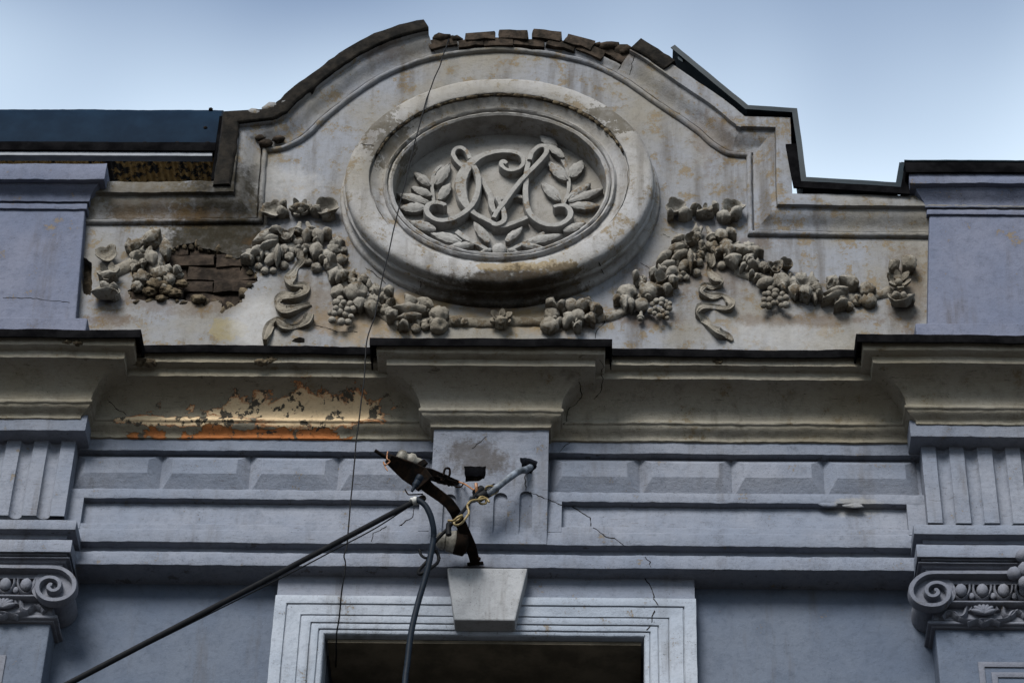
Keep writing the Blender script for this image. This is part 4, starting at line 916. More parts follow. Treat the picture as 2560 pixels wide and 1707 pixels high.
lumps(fest_l, L2, [(1118, 985, 76), (1450, 1075, 84), (1490, 965, 66), (1575, 1160, 62)]); ball('pomegranate', (1298, 985), 112, fest_l, L2, .75, .06); lumps(fest_l, L2, [(1235, 855, 56), (1370, 855, 52), (1590, 1040, 76)], 'blossom', .45, fq=5)
leaves(fest_l, L2, [((1160, 900), (1020, 850), 130, 2), ((1340, 1090), (1335, 1210), 110), ((1440, 1130), (1460, 1250), 115), ((1180, 830), (1160, 920), 80), ((1600, 1000), (1650, 1080), 90)])
grapes(fest_l, L2, [(1140, 1050), (1100, 1085), (1172, 1082), (1150, 1117), (1238, 1100), (1095, 1140), (1130, 1180), (1080, 1192), (1212, 1152), (1262, 1152), (1045, 1185), (1060, 1255), (1200, 1202), (1246, 1220), (1150, 1272), (1216, 1276)], 37)
ribbon(fest_l, L2, [(762, 560), (760, 650), (705, 735), (645, 830), (670, 895), (775, 905), (785, 960), (690, 1005), (570, 1010), (520, 1075), (590, 1135), (720, 1115), (850, 1085)], 95)
ribbon(fest_l, L2, [(840, 1175), (800, 1250), (690, 1310), (590, 1285), (520, 1235), (455, 1290), (420, 1370), (395, 1430)], 90)
fest_w = tube_core('festoon', [(330, 780), (480, 700), (640, 640), (760, 800), (900, 880)], 80, bld, Lc, M_ORN)
fest_w['label'] = 'broken festoon beside the bricks laid bare by fallen plaster'
loop_ring((265, 645), 110, fest_w, Lc, .05, 2, 'flower_cup'); flower((285, 805), 118, fest_w, Lc, 6, .6, .36); loop_ring((255, 1065), 140, fest_w, Lc, .06, 2, 'flower_cup', 1, .8, .75)
leaves(fest_w, Lc, [((300, 1010), (210, 970), 80), ((300, 1060), (400, 1040), 90), ((330, 1030), (350, 970), 80), ((640, 550), (800, 445), 120), ((600, 560), (480, 600), 100), ((850, 680), (840, 520), 100), ((700, 640), (720, 770), 110), ((990, 790), (930, 850), 80), ((190, 870), (380, 870), 80)])
lumps(fest_w, Lc, [(570, 512, 60), (720, 505, 66), (545, 630, 66)]); loop_ring((600, 720), 75, fest_w, Lc, .05, 2, 'flower_cup')
lumps(fest_w, Lc, [(600, 845, 88), (780, 805, 88), (870, 865, 66), (560, 930, 60), (970, 815, 48)], 'blossom', .45, fq=5); lumps(fest_w, Lc, [(750, 920, 88), (840, 960, 66), (690, 975, 60), (930, 990, 56), (790, 1042, 42), (1160, 1050, 60), (1000, 900, 50)], 'broken_plaster', .7, mat=M_ROUGH, fq=4, sq=(1.2, .7, .8))

fringe(fest_r, R1, [(1230, 500), (1120, 600), (1000, 760), (880, 860), (720, 960), (560, 1090)], 26, 90, seed=2)
fringe(fest_r, R1, [(1330, 500), (1480, 600), (1620, 680), (1780, 760)], 14, 70, seed=3)
fringe(fest_e, R2, [(300, 800), (430, 850), (600, 900), (800, 960), (950, 1010), (1150, 1020), (1400, 1010)], 26, 80, seed=4)
fringe(fest_c, CC, [(1440, 1230), (1600, 1240), (1800, 1240)], 12, 60, seed=5); fringe(fest_c, CC, [(-40, 1250), (120, 1250), (350, 1250)], 12, 60, seed=6)
fringe(fest_l, L2, [(300, 640), (420, 570), (600, 560), (780, 540), (960, 600), (1100, 700)], 26, 90, seed=7); fringe(fest_l, L2, [(1150, 900), (1320, 1000), (1500, 1090), (1600, 1200)], 16, 80, seed=8)
fringe(fest_w, Lc, [(480, 680), (620, 680), (760, 840), (900, 900)], 18, 110, seed=9)

# ---- pilasters and their capitals
Vc = Crop(2220, 1300, 340, 2349.0)
def pilaster(side, ex, far, base, P, brk):
    sgn = 1 if side > 0 else -1
    dS = .135
    root_x = ex + sgn * .10
    V8 = Crop(1860, 1240, 700, 2350.0)
    # reference points traced on the right-hand capital, mirrored for the left one
    def MP(q):  # mirror about the middle of the two breaks
        return q if side > 0 else Vector((exL + exR - q.x, q.y, q.z))
    dz = 0.0 if side > 0 else zat(1332, .3) - zat(1347, .3)
    zoff = U(F(160, 1345), .3).z - U(F(2190, 1357), .3).z if side < 0 else 0.0
    def T(crop, p, d): q = MP(U(crop(*p), d)); q.z += zoff; return q
    shx = T(V8, (1605, 1120), dS).x; zt_ = T(V8, (1605, 1100), dS).z
    b = MB(); b.box(min(shx, far), max(shx, far), -dS, 0, 0.13, zt_ + .10)
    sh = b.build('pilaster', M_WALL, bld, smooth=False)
    sh['label'] = 'pilaster with scrolled capital ' + ('right' if side > 0 else 'left') + ' of the window'
    bv = sh.modifiers.new('soft edges', 'BEVEL'); bv.width = 0.006; bv.segments = 2
    def UB(name, ypairs, base_d, mat=M_CAP, ex_=None, rr=.004):
        x_ = shx if ex_ is None else ex_
        Pp = [(far, -base_d), (x_, -base_d), (x_, .02)]
        if side < 0: Pp = Pp[::-1]
        return ubar(name, Pp, ypairs, mat, sh, base_d, .0012)
    zz = lambda crop, y, d: T(crop, (1700, y), d).z
    # neck mouldings
    UB('neck_moulding', [(dS - .05, zz(V8, 1112, dS)), (dS + .010, zz(V8, 1108, dS + .01)), (dS + .016, zz(V8, 1098, dS + .016)), (dS + .016, zz(V8, 1090, dS + .016)), (dS + .022, zz(V8, 1085, dS + .02)), (dS + .032, zz(V8, 1070, dS + .03)), (dS + .034, zz(V8, 1052, dS + .034)), (dS + .026, zz(V8, 1040, dS + .026)), (dS - .05, zz(V8, 1030, dS + .02))], dS)
    # sunk-panel rim on the shaft
    px0 = T(V8, (1990, 1420), dS).x; pz = T(V8, (2000, 1415), dS).z
    pp = [(px0, pz - 2.0), (px0, pz), (far, pz)] if side > 0 else [(far, pz), (px0, pz), (px0, pz - 2.0)]
    for k in (0, .05):
        q = [(x_ + sgn * k if abs(x_ - px0) < 1e-6 else x_, z_ - (k if z_ > pz - 1 else 0)) for x_, z_ in pp]
        v, f = sweep(resample(q, .1), [(-.012, dS - .01), (-.012, dS + .006), (0, dS + .010), (.012, dS + .006), (.012, dS - .01)], elev); mesh_obj('shaft_panel_rim', v, f, M_CAP, sh)
    # block behind the capital
    dC = .165
    b = MB(); cx0 = T(V8, (1590, 1000), dC).x
    b.box(min(cx0, far), max(cx0, far), -dC, 0, zz(V8, 1040, dC), zz(V8, 560, dC)); b.build('capital_block', M_CAP, sh, smooth=False)
    # bolster that runs back to the wall behind the scroll
    c0 = T(Vc, (790, 1225), .20); r = .098; n = 28; Vv = []
    for dd, k in ((.005, .78), (.05, .80), (.11, .72), (.16, .80), (.205, .92)):
        for i in range(n):
            a = 2 * math.pi * i / n; Vv.append((c0.x + math.cos(a) * r * k, -dd, c0.z + math.sin(a) * r * k))
    Fc = [(j * n + i, j * n + (i + 1) % n, (j + 1) * n + (i + 1) % n, (j + 1) * n + i) for j in range(4) for i in range(n)] + [tuple(4 * n + i for i in range(n))]
    mesh_obj('scroll_bolster', Vv, Fc, M_CAP, sh, amp=.001, ang=50)
    # scroll band
    sp = [(2900, 902), (2060, 902), (1500, 900), (1100, 900), (800, 902), (640, 925), (500, 1010), (415, 1130), (412, 1260), (480, 1370), (600, 1440), (780, 1465), (930, 1430), (1035, 1330), (1050, 1210), (990, 1120), (880, 1075), (760, 1085), (675, 1150), (668, 1230), (720, 1290), (800, 1300), (860, 1250), (840, 1200), (800, 1200)]
    ws = [85] * 5 + [88, 92, 92, 92, 92, 92, 92, 90, 86, 84, 82, 82, 82, 80, 78, 76, 76, 84, 84, 70]
    hs = [0] * 19 + [0] * 6
    PT = []
    for p, w in zip(sp, ws):
        q = T(Vc, p, .235); PT.append(Vector((q.x, q.z, w * Vc.s / PPM / 2)))
    PT = catmull(PT, 5); sec = [(-1, .195), (-1, .228), (-.7, .238), (.7, .238), (1, .228), (1, .195)]; Vv = []; m = 6; N = len(PT)
    for i in range(N):
        a, c = PT[max(0, i - 1)], PT[min(N - 1, i + 1)]; t = Vector((c.x - a.x, c.y - a.y)).normalized(); nn = Vector((-t.y, t.x))
        for s_, dd in sec: Vv.append((PT[i].x + nn.x * s_ * PT[i].z, -dd, PT[i].y + nn.y * s_ * PT[i].z))
    Fc = [(i * m + j, i * m + (j + 1) % m, (i + 1) * m + (j + 1) % m, (i + 1) * m + j) for i in range(N - 1) for j in range(m)] + [tuple(range(m)), tuple((N - 1) * m + j for j in range(m))]
    mesh_obj('scroll', Vv, Fc, M_CAP, sh, amp=.001, ang=50)
    # canal between the scrolls
    b = MB(); x0_ = T(Vc, (800, 950), .20).x
    b.box(min(x0_, far), max(x0_, far), -.198, -.05, T(Vc, (900, 1100), .198).z, T(Vc, (900, 905), .20).z); b.build('canal', M_CAP, sh, smooth=False)
    # eggs in their shells, bead below
    for k in range(5):
        cx_ = 1262 + 368 * k
        q = T(Vc, (cx_, 1215), .205); me = lump_mesh('egg', 105 * Vc.s / PPM, .03, 2, 2, (.92, .85, 1.2), 2); me.materials.append(M_CAP)
        o = bpy.data.objects.new('egg', me); col.objects.link(o); o.parent = sh; o.location = q
        sp2 = [(cx_ - 150, 1110), (cx_ - 150, 1200), (cx_ - 95, 1310), (cx_, 1365), (cx_ + 95, 1310), (cx_ + 150, 1200), (cx_ + 150, 1110)]
        PT = catmull([Vector((T(Vc, p, .20).x, T(Vc, p, .20).z)) for p in sp2], 4)
        v, f = sweep(PT, [(-.005, .16), (-.005, .200), (0, .207), (.005, .200), (.005, .16)], elev); mesh_obj('egg_shell', v, f, M_CAP, sh)
        q = T(Vc, (cx_ + 184, 1310), .19); me = lump_mesh('dart', 60 * Vc.s / PPM, .05, 2, 2, (.9, .7, 1.1), 3); me.materials.append(M_CAP)
        o = bpy.data.objects.new('dart', me); col.objects.link(o); o.parent = sh; o.location = q
    bz1, bz0 = T(Vc, (1500, 1370), .20).z, T(Vc, (1500, 1440), .20).z
    UB('bead_moulding', [(dC - .02, bz0), (.190, bz0), (.203, bz0 + .006), (.205, (bz0 + bz1) / 2), (.200, bz1 - .004), (dC - .02, bz1)], dC, ex_=T(Vc, (1040, 1400), .2).x)
    # abacus mouldings and blocks up to the fluted frieze
    ax = T(Vc, (560, 800), .22).x
    za = lambda y, d: T(Vc, (900, y), d).z
    UB('abacus', [(.12, za(890, .20)), (.205, za(880, .205)), (.206, za(850, .206)), (.214, za(830, .214)), (.222, za(770, .222)), (.236, za(740, .236)), (.236, za(712, .236)), (.12, za(700, .236))], .206, ex_=T(Vc, (640, 800), .21).x)
    UB('abacus', [(.12, za(708, .23)), (.236, za(696, .236)), (.240, za(690, .24)), (.240, za(640, .24)), (.258, za(632, .258)), (.258, za(415, .258)), (.12, za(405, .258))], .24, M_FRZ, T(Vc, (570, 640), .24).x)
    UB('frieze_ledge', [(.10, za(410, .21)), (.222, za(400, .222)), (.222, za(330, .222)), (.262, za(240, .262) + .001), (.262, za(70, .262)), (.10, za(60, .262))], .222, M_FRZ, T(Vc, (600, 330), .222).x)
    # shell and acanthus scrolls under the eggs
    sc = T(V8, (2015, 985), .185)
    for k in range(7):
        a = R(20 + 140 * k / 6); r_ = .045
        Vv = []; 
        e1 = Vector((math.cos(a), 0, math.sin(a)))
        q = sc + e1 * r_ * .55
        me = lump_mesh('shell_rib', 1, .04, 2, 2, (.032, .014, .011), k); me.materials.append(M_CAP)
        o = bpy.data.objects.new('shell_rib', me); col.objects.link(o); o.parent = sh; o.location = q; o.rotation_euler = (0, -a, 0)
    for pts in ([(1660, 1010), (1720, 960), (1790, 1010), (1850, 990), (1870, 930), (1910, 920), (1900, 960)], [(1690, 985), (1760, 970), (1820, 1025), (1920, 1040), (2010, 1030)],
                [(2010, 1030), (2110, 1040), (2210, 1025), (2260, 970), (2340, 985)], [(2130, 960), (2120, 920), (2170, 925), (2190, 990), (2240, 1010), (2300, 960), (2360, 1010)], [(1880, 1060), (1960, 1035), (2015, 1060), (2080, 1035), (2150, 1065)]):
        PT = catmull([Vector((T(V8, p, .18).x, T(V8, p, .18).z)) for p in pts], 5)
        v, f = sweep(PT, [(-.011, dC - .005), (-.009, dC + .012), (0, dC + .024), (.009, dC + .012), (.011, dC - .005)], elev); mesh_obj('acanthus_scroll', v, f, M_CAP, sh, amp=.002)
    # fruit drop at the middle of the capital
    for (x_, y_, r_) in ((2180, 920, 120), (2380, 1080, 120), (2400, 860, 150), (2330, 620, 120)):
        q = T(Vc, (x_, y_), .27); me = lump_mesh('drop_fruit', r_ * Vc.s / PPM, .12, 2.4, 2, (1, .9, 1), x_); me.materials.append(M_CAP)
        o = bpy.data.objects.new('drop_fruit', me); col.objects.link(o); o.parent = sh; o.location = q
for side, ex, far, base, P, e in leds: pilaster(side, ex, far, base, P, e)

# ---- broken corners along the cornice fascia
for (x, y, d, r) in ((600, 832, .395, .030), (622, 828, .395, .028), (1120, 806, .405, .022), (1142, 806, .405, .020), (318, 830, .395, .036), (345, 834, .395, .032), (155, 786, .52, .022), (180, 788, .52, .024), (1650, 833, .398, .024), (1985, 838, .398, .022)):
    lump_obj('chipped_arris', F(x, y), d - .016, r * .72, cornL if x < 990 else (cornC if x < 1400 else cornR), M_ROUGH, .5, (1.3, .8, .75), 2, 2.6)
lump_obj('patched_hole', F(1905, 1158), D_F - .004, .019, frz, M_FRZ, .7, (2.2, .35, .9), 2, 2.6)
lump_obj('patched_hole', F(1960, 1160), D_F - .004, .017, frz, M_FRZ, .7, (2.6, .30, .9), 2, 2.6)

# ---- blue eave of the roof behind the parapet, left
rx0, rx1 = XL, xat(497, 330, -.02)
zr0 = zat(331, .0, 250); zr1 = zat(252, -.10, 250)
pr = [(.0, zr0)] + [(.0 - .14 * (1 - math.cos(R(75 * i / 8))), zr0 + (zr1 - zr0) * math.sin(R(75 * i / 8)) / math.sin(R(75))) for i in range(1, 9)]
pr = pr + [(-.5, zr1 + .03), (-.5, zr1 + .02), (-.11, zr1 - .012), (-.02, zr0)]
roof = bar('roof', rx0, rx1, pr, M_ROOF, bld, .002, r=.001)
roof['label'] = 'blue sheet metal eave behind the left parapet'
bar('drip_edge', rx0, rx1 + .004, [(-.05, zat(346, .012, 250)), (.014, zat(346, .012, 250)), (.014, zr0 + .003), (-.05, zr0 + .003)], M_FLASH, roof, .001)
bar('eave_trim', rx0, rx1 - .01, [(-.04, zat(358, .0, 250)), (.002, zat(358, .0, 250)), (.002, zat(345, .0, 250)), (-.04, zat(345, .0, 250))], M_WHITE, roof, .001)
zs = zat(357, .0, 250) + .004; n = int((rx1 - rx0) / .006); Vv = []
for i in range(n + 1):
    for dd in (-.02, -.60): Vv.append((rx0 + (rx1 - rx0 + .0) * i / n, -dd, zs + .006 * math.sin(i * 2 * math.pi / 5) + (.0 if dd > -.1 else .05)))
mesh_obj('soffit_sheet', Vv, [(i * 2, i * 2 + 1, i * 2 + 3, i * 2 + 2) for i in range(n)], M_SOFF, roof, recalc=False)
b = MB(); b.box(rx1 + .003, rx1 + .03, -.01, .16, zat(415, .0, 250), zat(266, .01, 250)); b.build('eave_gap_strip', M_FLASH, roof, smooth=False)  # black strip put in for the dark gap between eave end and gable
for x_ in (50, 145, 245, 333, 407, 477):
    lump_obj('roof_screw', F(x_, 328), .004, .010, roof, M_IRON, .05, (1.4, .5, .7), 1)
for x_, y_ in ((484, 252), (472, 295)): lump_obj('roof_screw', F(x_, y_), -.06 if y_ < 280 else -.01, .012, roof, M_IRON, .05, (1, 1, 1), 1)

# ------------------------------------------------------------------ cracks that follow the plaster
bpy.context.view_layer.update()
dg = bpy.context.evaluated_depsgraph_get()
def hit(p):
    ok, loc, nor, idx, ob, mt = scene.ray_cast(dg, CAM, ray(p).normalized())
    return (loc, nor, ob) if ok else None
C28, C38, C7 = Crop(600, 900, 700, 2350.), Crop(1200, 900, 700, 2350.), Crop(1200, 1240, 700, 2350.)
C4, C2 = Crop(0, 450, 900), Crop(830, 0, 900)
crk = random.Random(11)
def crack(crop, pts, w=.0022):
    w *= .62
    P = []
    for a, b in zip(pts, pts[1:]):
        L = math.hypot(b[0] - a[0], b[1] - a[1]) * crop.s; n = max(2, int(L / 7))
        for k in range(n):
            t = k / n; P.append((crop(a[0] + (b[0] - a[0]) * t, a[1] + (b[1] - a[1]) * t)))
    P.append(crop(*pts[-1])); P = [(x + crk.uniform(-2.0, 2.0), y + crk.uniform(-1.6, 1.6)) for x, y in P]
    H = [hit(p) for p in P]; V, Fc = [], []; own = None
    for i in range(len(H) - 1):
        if not H[i] or not H[i + 1]: continue
        a, b = H[i][0], H[i + 1][0]
        if (b - a).length > .09: continue
        own = own or H[i][2]; n_ = (H[i][1] + H[i + 1][1]).normalized(); s = n_.cross(b - a)
        if s.length < 1e-6: continue
        s.normalize(); k = len(V); wa = w * (.5 + crk.random()); up = n_ * .0012; dn = -n_ * .004
        V += [a + s * wa + up, a - s * wa + up, b - s * wa * .9 + up, b + s * wa * .9 + up, a + s * wa + dn, a - s * wa + dn, b - s * wa * .9 + dn, b + s * wa * .9 + dn]
        Fc += [[k + j for j in q] for q in ((0, 1, 2, 3), (0, 4, 5, 1), (2, 6, 7, 3), (1, 5, 6, 2), (3, 7, 4, 0))]
    if V: 
        par = own
        while par is not None and par.parent is not None and par.parent.parent is not None: par = par.parent
        mesh_obj('crack', V, Fc, M_CRACK, par if par else bld, smooth=False)
for crop, pts, w in ((C38, [(830, 180), (860, 310), (740, 420), (730, 510), (680, 550)], .0022), (C38, [(1010, 0), (1035, 60), (1015, 100), (1035, 180), (1010, 270), (960, 330)], .002),
                     (C38, [(760, 690), (700, 735), (665, 770)], .002), (C38, [(375, 960), (385, 1090), (560, 1165), (685, 1220)], .0022), (C38, [(780, 1230), (920, 1320), (935, 1390)], .0028),
                     (C38, [(955, 1405), (1070, 1490), (1130, 1490), (1215, 1560)], .0026), (C7, [(1365, 490), (1425, 550), (1430, 600)], .0024), (C7, [(1390, 690), (1440, 760), (1460, 860), (1495, 910), (1440, 1010), (1440, 1080), (1400, 1120), (1380, 1165)], .0028),
                     (C28, [(1465, 1220), (1445, 1320), (1330, 1390)], .0028), (C28, [(1230, 1395), (1120, 1450), (1105, 1540)], .0022), (C28, [(2070, 640), (1950, 740)], .002),
                     (L2, [(880, 1310), (1000, 1330), (1110, 1370), (1300, 1370)], .0022), (L2, [(1380, 740), (1460, 790), (1560, 870), (1620, 920)], .0026), (C4, [(20, 770), (200, 770), (350, 790), (450, 800)], .0018),
                     (C2, [(1975, 360), (1945, 490)], .0022), (C4, [(700, 1430), (760, 1490), (820, 1530)], .002), (R1, [(290, 1180), (280, 1290), (200, 1360), (190, 1430)], .002), (CC, [(1950, 690), (1975, 760), (2000, 830)], .0022),
                     (CC, [(205, 870), (200, 975)], .0018), (C2, [(150, 940), (275, 950)], .0022), (R1, [(850, 410), (980, 475)], .0014), (R1, [(640, 700), (750, 765)], .0014)):
    crack(crop, pts, w)

# ------------------------------------------------------------------ iron bracket, insulators, cables
def tube(name, pts, r, mat, parent=None, n=6, m=8, smooth_n=6, wob=0.0):
    P = catmull([Vector(p) for p in pts], smooth_n) if smooth_n > 1 else [Vector(p) for p in pts]
    V = []; up = Vector((0, 0, 1)); rr = r if isinstance(r, (list, tuple)) else None
    for i, p in enumerate(P):
        t = (P[min(i + 1, len(P) - 1)] - P[max(i - 1, 0)]).normalized()
        a = t.cross(up) if abs(t.z) < .95 else t.cross(Vector((1, 0, 0))); a.normalize(); b = t.cross(a)
        rad = r if rr is None else rr[0] + (rr[1] - rr[0]) * i / (len(P) - 1)
        if wob: p = p + noise.noise_vector(p * 9) * wob
        V += [p + (a * math.cos(2 * math.pi * k / m) + b * math.sin(2 * math.pi * k / m)) * rad for k in range(m)]
    Fc = [(i * m + k, i * m + (k + 1) % m, (i + 1) * m + (k + 1) % m, (i + 1) * m + k) for i in range(len(P) - 1) for k in range(m)]
    Fc += [tuple(range(m))[::-1], tuple((len(P) - 1) * m + k for k in range(m))]
    return mesh_obj(name, V, Fc, mat, parent, ang=60)
def strap(name, pts, w, th, mat, parent):
    """flat iron bar through 3D points; its flat side faces the street"""
    P = [Vector(p) for p in pts]; V = []
    for i, p in enumerate(P):
        t = (P[min(i + 1, len(P) - 1)] - P[max(i - 1, 0)]).normalized(); vd = (p - CAM).normalized(); s = t.cross(vd).normalized(); nrm = s.cross(t).normalized()
        ww = w[i] if isinstance(w, (list, tuple)) else w
        V += [p + s * ww / 2 + nrm * th / 2, p - s * ww / 2 + nrm * th / 2, p - s * ww / 2 - nrm * th / 2, p + s * ww / 2 - nrm * th / 2]
    Fc = [(i * 4 + k, i * 4 + (k + 1) % 4, (i + 1) * 4 + (k + 1) % 4, (i + 1) * 4 + k) for i in range(len(P) - 1) for k in range(4)] + [(0, 1, 2, 3), tuple(len(V) - 4 + k for k in range(4))]
    o = mesh_obj(name, V, Fc, mat, parent, smooth=False); bv = o.modifiers.new('soft edges', 'BEVEL'); bv.width = 0.003; bv.segments = 1
    return o
def b3(u, v_, d): return U(Bc(u, v_), d)
base_pt = b3(1350, 1440, .15)
brk = empty('cable_bracket', base_pt, 'bent black iron cable bracket with horn-shaped arm fixed above the keystone', 'bracket')
def keep(o, par):
    o.parent = par; o.matrix_parent_inverse = par.matrix_world.inverted(); return o
bpy.context.view_layer.update()
K3 = lambda o: keep(o, brk)
K3(strap('arm', [b3(1352, 1445, .145), b3(1340, 1380, .19), b3(1300, 1240, .25), b3(1190, 990, .33), b3(1110, 830, .38), b3(1050, 745, .40), b3(960, 670, .42), b3(820, 570, .45), b3(700, 460, .48)], [.040, .042, .046, .046, .046, .046, .046, .050, .060], .012, M_IRON, None))
K3(strap('horn', [b3(770, 520, .47), b3(690, 430, .48), b3(560, 360, .50), b3(440, 285, .53), b3(330, 215, .56)], [.085, .095, .085, .062, .040], .030, M_IRON, None))
K3(tube('spike', [b3(350, 225, .56), b3(270, 180, .58), b3(175, 120, .60)], .0075, M_IRON, smooth_n=3))
K3(strap('foot', [b3(1260, 1455, .142), b3(1350, 1448, .146), b3(1450, 1440, .142)], .014, .010, M_IRON, None))
for u_, v_ in ((1300, 1165), (1395, 1395)): K3(lump_obj('bolt', Bc(u_, v_), .2, .011, None, M_IRON, .1, (1, 1, 1), 1))
K3(tube('tie_wire', [b3(325, 135, .57), b3(318, 215, .585), b3(350, 250, .58), b3(300, 290, .585), b3(275, 255, .56), b3(300, 320, .58), b3(325, 360, .58)], .0030, M_ORG))
# second short arm, wrapped in old wire
K3(strap('side_arm', [b3(700, 380, .47), b3(820, 400, .42), b3(960, 450, .34), b3(1080, 490, .26), b3(1160, 500, .17)], [.05, .05, .044, .034, .018], .016, M_IRON, None))
for k in range(9):
    pts_ = []
    for q in range(5):
        t = crk.random(); pts_.append(b3(800 + 300 * t + crk.uniform(-45, 45), 400 + 100 * t + crk.uniform(-55, 60), .44 - .20 * t + crk.uniform(-.02, .03)))
    K3(tube('old_wire', pts_, crk.uniform(.0025, .0045), M_IRON))
K3(tube('old_wire', [b3(980, 420, .36), b3(1000, 340, .37), b3(1050, 335, .36), b3(1055, 400, .35), b3(1030, 450, .34)], .005, M_IRON))
K3(tube('copper_wire', [b3(1160, 490, .2), b3(1240, 520, .22), b3(1330, 580, .26), b3(1400, 610, .28)], .0036, M_ORG)); K3(tube('old_wire', [b3(1090, 510, .26), b3(1130, 550, .26), b3(1190, 545, .24), b3(1220, 500, .2)], .0034, M_IRON))
# insulators
def insulator(name, a, b_, r, mat, rings):
    ax = (b_ - a); L = ax.length; t = ax.normalized(); u_ = t.cross(Vector((0, 0, 1))).normalized(); w_ = t.cross(u_); V = []; n = 16
    for s, k in rings:
        V += [a + t * s * L + (u_ * math.cos(2 * math.pi * i / n) + w_ * math.sin(2 * math.pi * i / n)) * r * k for i in range(n)]
    m = len(rings); Fc = [(j * n + i, j * n + (i + 1) % n, (j + 1) * n + (i + 1) % n, (j + 1) * n + i) for j in range(m - 1) for i in range(n)] + [tuple(range(n)), tuple((m - 1) * n + i for i in range(n))]
    return mesh_obj(name, V, Fc, mat, None, ang=50)
RI = [(0, .5), (.02, .8), (.12, 1), (.25, 1), (.32, .78), (.40, .78), (.47, 1), (.62, 1), (.70, .72), (.85, .72), (1, .5)]
K3(insulator('insulator', b3(430, 195, .44), b3(740, 300, .40), .036, M_PORC, RI))
K3(insulator('insulator_cap', b3(690, 270, .43), b3(740, 330, .42), .030, M_IRON, [(0, .6), (.1, 1), (.9, 1), (1, .6)]))
K3(insulator('insulator', b3(900, 1170, .26), b3(1190, 1210, .24), .050, M_PORC, [(0, .45), (.05, .62), (.15, .72), (.3, .80), (.36, .70), (.42, .86), (.7, .98), (.8, 1.0), (1, .9)]))
K3(insulator('insulator_cap', b3(1110, 1190, .255), b3(1260, 1220, .24), .054, M_IRON, [(0, .9), (.1, 1), (.8, 1.02), (1, .7)]))
# blue connector
K3(insulator('connector', b3(715, 420, .53), b3(610, 600, .53), .016, M_BLUEC, [(0, .6), (.05, 1), (.3, 1), (.34, .8), (.4, .95), (.5, .8), (.56, .95), (.66, .75), (.75, .5), (1, .35)]))
K3(tube('connector_wire', [b3(530, 580, .50), b3(560, 630, .51), b3(600, 640, .52), b3(740, 632, .5)], .003, M_IRON))

# conduit from the hole
cd = tube('conduit', [b3(2030, 300, .14), b3(1960, 345, .225), b3(1860, 370, .26), b3(1720, 470, .28), b3(1560, 590, .285), b3(1420, 665, .28), b3(1310, 700, .30)], .0155, M_PIPE)
tag(cd, 'grey painted conduit coming out of the broken hole in the frieze', 'pipe')
cw = tube('cable', [b3(1400, 600, .29), b3(1330, 680, .31), b3(1240, 800, .36), b3(1130, 930, .42), b3(1020, 1050, .40), b3(880, 1200, .38), b3(860, 1300, .36), b3(790, 1420, .36), b3(700, 1520, .36), b3(690, 1570, .37), b3(740, 1560, .38), b3(900, 1450, .36), b3(925, 1370, .35), b3(890, 1290, .36)], .0075, M_CABLE)
tag(cw, 'thin black cable running from the conduit behind the bracket into a loop', 'cable')
keepw = lambda o: keep(o, cw)
keepw(tube('loose_end', [b3(700, 1285, .35), b3(720, 1350, .36), b3(780, 1385, .37), b3(840, 1350, .37)], .006, M_CABLE)); keepw(tube('clip', [b3(1045, 985, .41), b3(1040, 1060, .42), b3(1045, 1115, .42)], .012, M_CABLE, smooth_n=3))
# stiff coupler on the conduit
keep(insulator('coupler', b3(1600, 560, .25), b3(1380, 690, .30), .022, M_CABLE, [(0, .7), (.05, 1), (.5, 1), (.55, .9), (.95, .9), (1, .6)]), cd)
keep(insulator('coupler', b3(1350, 640, .28), b3(1450, 570, .27), .020, M_CABLE, [(0, .6), (.1, 1), (.9, 1), (1, .6)]), cd)
yw = tube('tie_wire', [b3(1035, 945, .44), b3(1100, 945, .45), b3(1150, 905, .46), b3(1200, 885, .45), b3(1170, 930, .43), b3(1110, 960, .43), b3(1120, 1000, .43), b3(1180, 985, .43), b3(1225, 940, .43), b3(1280, 850, .42), b3(1262, 770, .41), b3(1310, 712, .40), b3(1400, 700, .38),
                       b3(1470, 690, .36), b3(1480, 740, .35), b3(1420, 745, .36), b3(1395, 700, .37), b3(1430, 665, .36), b3(1490, 690, .35), b3(1520, 728, .35)], .0050, M_YEL)
tag(yw, 'yellow insulated wire knotted between bracket arm and conduit', 'wire')
y2 = tube('tie_wire', [b3(1475, 580, .30), b3(1490, 545, .31), b3(1550, 540, .30), b3(1610, 580, .28), b3(1600, 620, .27), b3(1540, 650, .28)], .0038, M_YEL); tag(y2, 'thin yellow wire looped once round the conduit', 'wire')
oc = tube('wire_stub', [b3(1365, 510, .30), b3(1368, 560, .30), b3(1372, 615, .29)], .0070, M_ORG); tag(oc, 'short orange wire stub standing on the conduit end', 'wire')
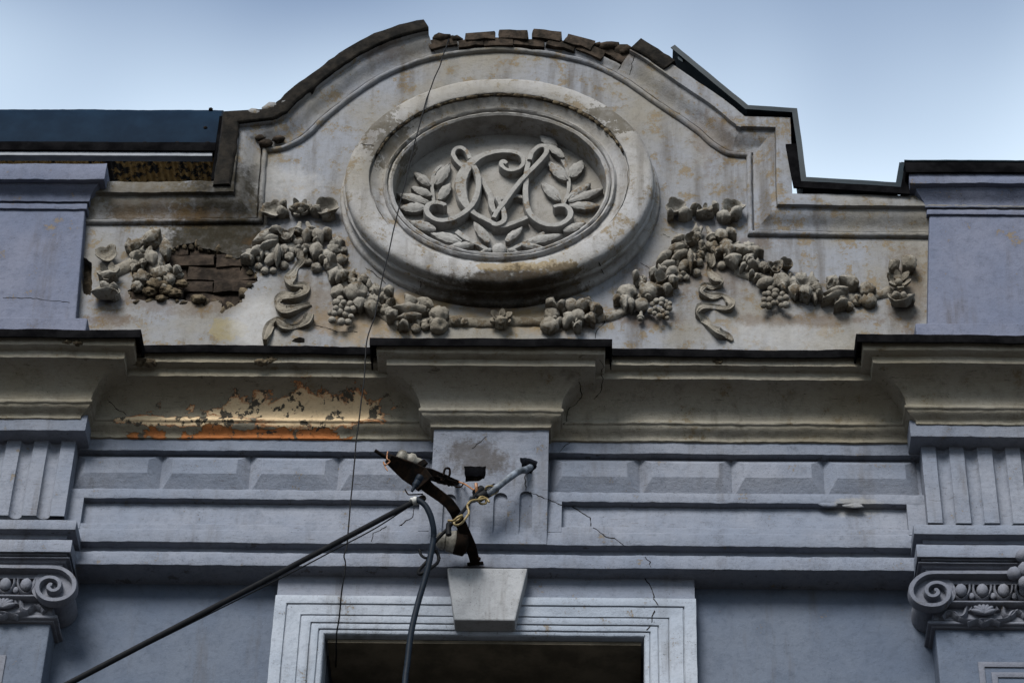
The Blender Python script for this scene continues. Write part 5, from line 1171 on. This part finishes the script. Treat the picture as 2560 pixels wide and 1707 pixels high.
# heavy cable to the street and its drop
e0 = b3(650, 715, .52); e1 = U(F(165, 1568), .95); far_ = e1 + (e1 - e0).normalized() * 5
pts = [e0.lerp(e1, i / 8) + Vector((0, 0, .006 * (i / 8) ** 2)) for i in range(9)] + [e1.lerp(far_, i / 6) + Vector((0, 0, .006 * (1 + i) ** 2)) for i in range(1, 7)]
hc = tube('cable', pts, .0125, M_CABLE, smooth_n=1); tag(hc, 'thick black cable slanting from the bracket down towards the street', 'cable')
keep(insulator('tape', b3(600, 728, .53), b3(668, 706, .52), .017, M_TAPE, [(0, .8), (.2, 1.05), (.5, .95), (.8, 1.1), (1, .9)]), hc)
sw = tube('stay_wire', [e0 + Vector((-.02, 0, -.025))] + [p + Vector((0, 0, -.028 * min(1, 1.6 * (1 - i / 8)) - .004)) for i, p in enumerate(pts[1:9], 1)], .0030, M_CABLE); keep(sw, hc)
C6 = Crop(600, 1240, 700, 2350.)
dc = tube('cable', [b3(640, 690, .52), b3(690, 708, .53), b3(770, 770, .53), b3(830, 890, .52), b3(863, 1030, .50), b3(865, 1150, .48), b3(840, 1300, .47), b3(800, 1500, .46), U(C6(1545, 720), .45), U(C6(1490, 910), .44), U(C6(1435, 1150), .43), U(C6(1405, 1400), .42), U(C6(1385, 1568), .42), U(C6(1375, 1900), .42), U(C6(1370, 2600), .41)], .0125, M_BLUEC)
tag(dc, 'dark blue cable bending over at the bracket and hanging down across the window', 'cable')
keep(tube('hook', [b3(655, 700, .52), b3(700, 680, .50), b3(740, 660, .49), b3(760, 690, .48), b3(700, 700, .50)], .007, M_IRON), dc)
tw = tube('thin_wire', [U(F(1030, 86), .13), U(F(1027, 100), .20), U(F(1012, 145), .22), U(F(985, 215), .27), U(F(960, 300), .30), U(F(930, 420), .33), U(F(897, 560), .37), U(F(868, 690), .42), U(F(862, 725), .43), U(F(850, 755), .45), U(F(842, 790), .46), U(F(836, 870), .46), U(F(815, 1050), .45), U(F(798, 1240), .44),
                         U(F(790, 1275), .44), U(F(793, 1295), .43), U(F(786, 1350), .40), U(F(778, 1420), .33), U(F(773, 1458), .25), U(F(772, 1500), .0), U(F(771, 1530), -.15)], .0030, M_CABLE, wob=.004)
tag(tw, 'thin dark wire hanging from the gable crown past the medallion to the window', 'wire')
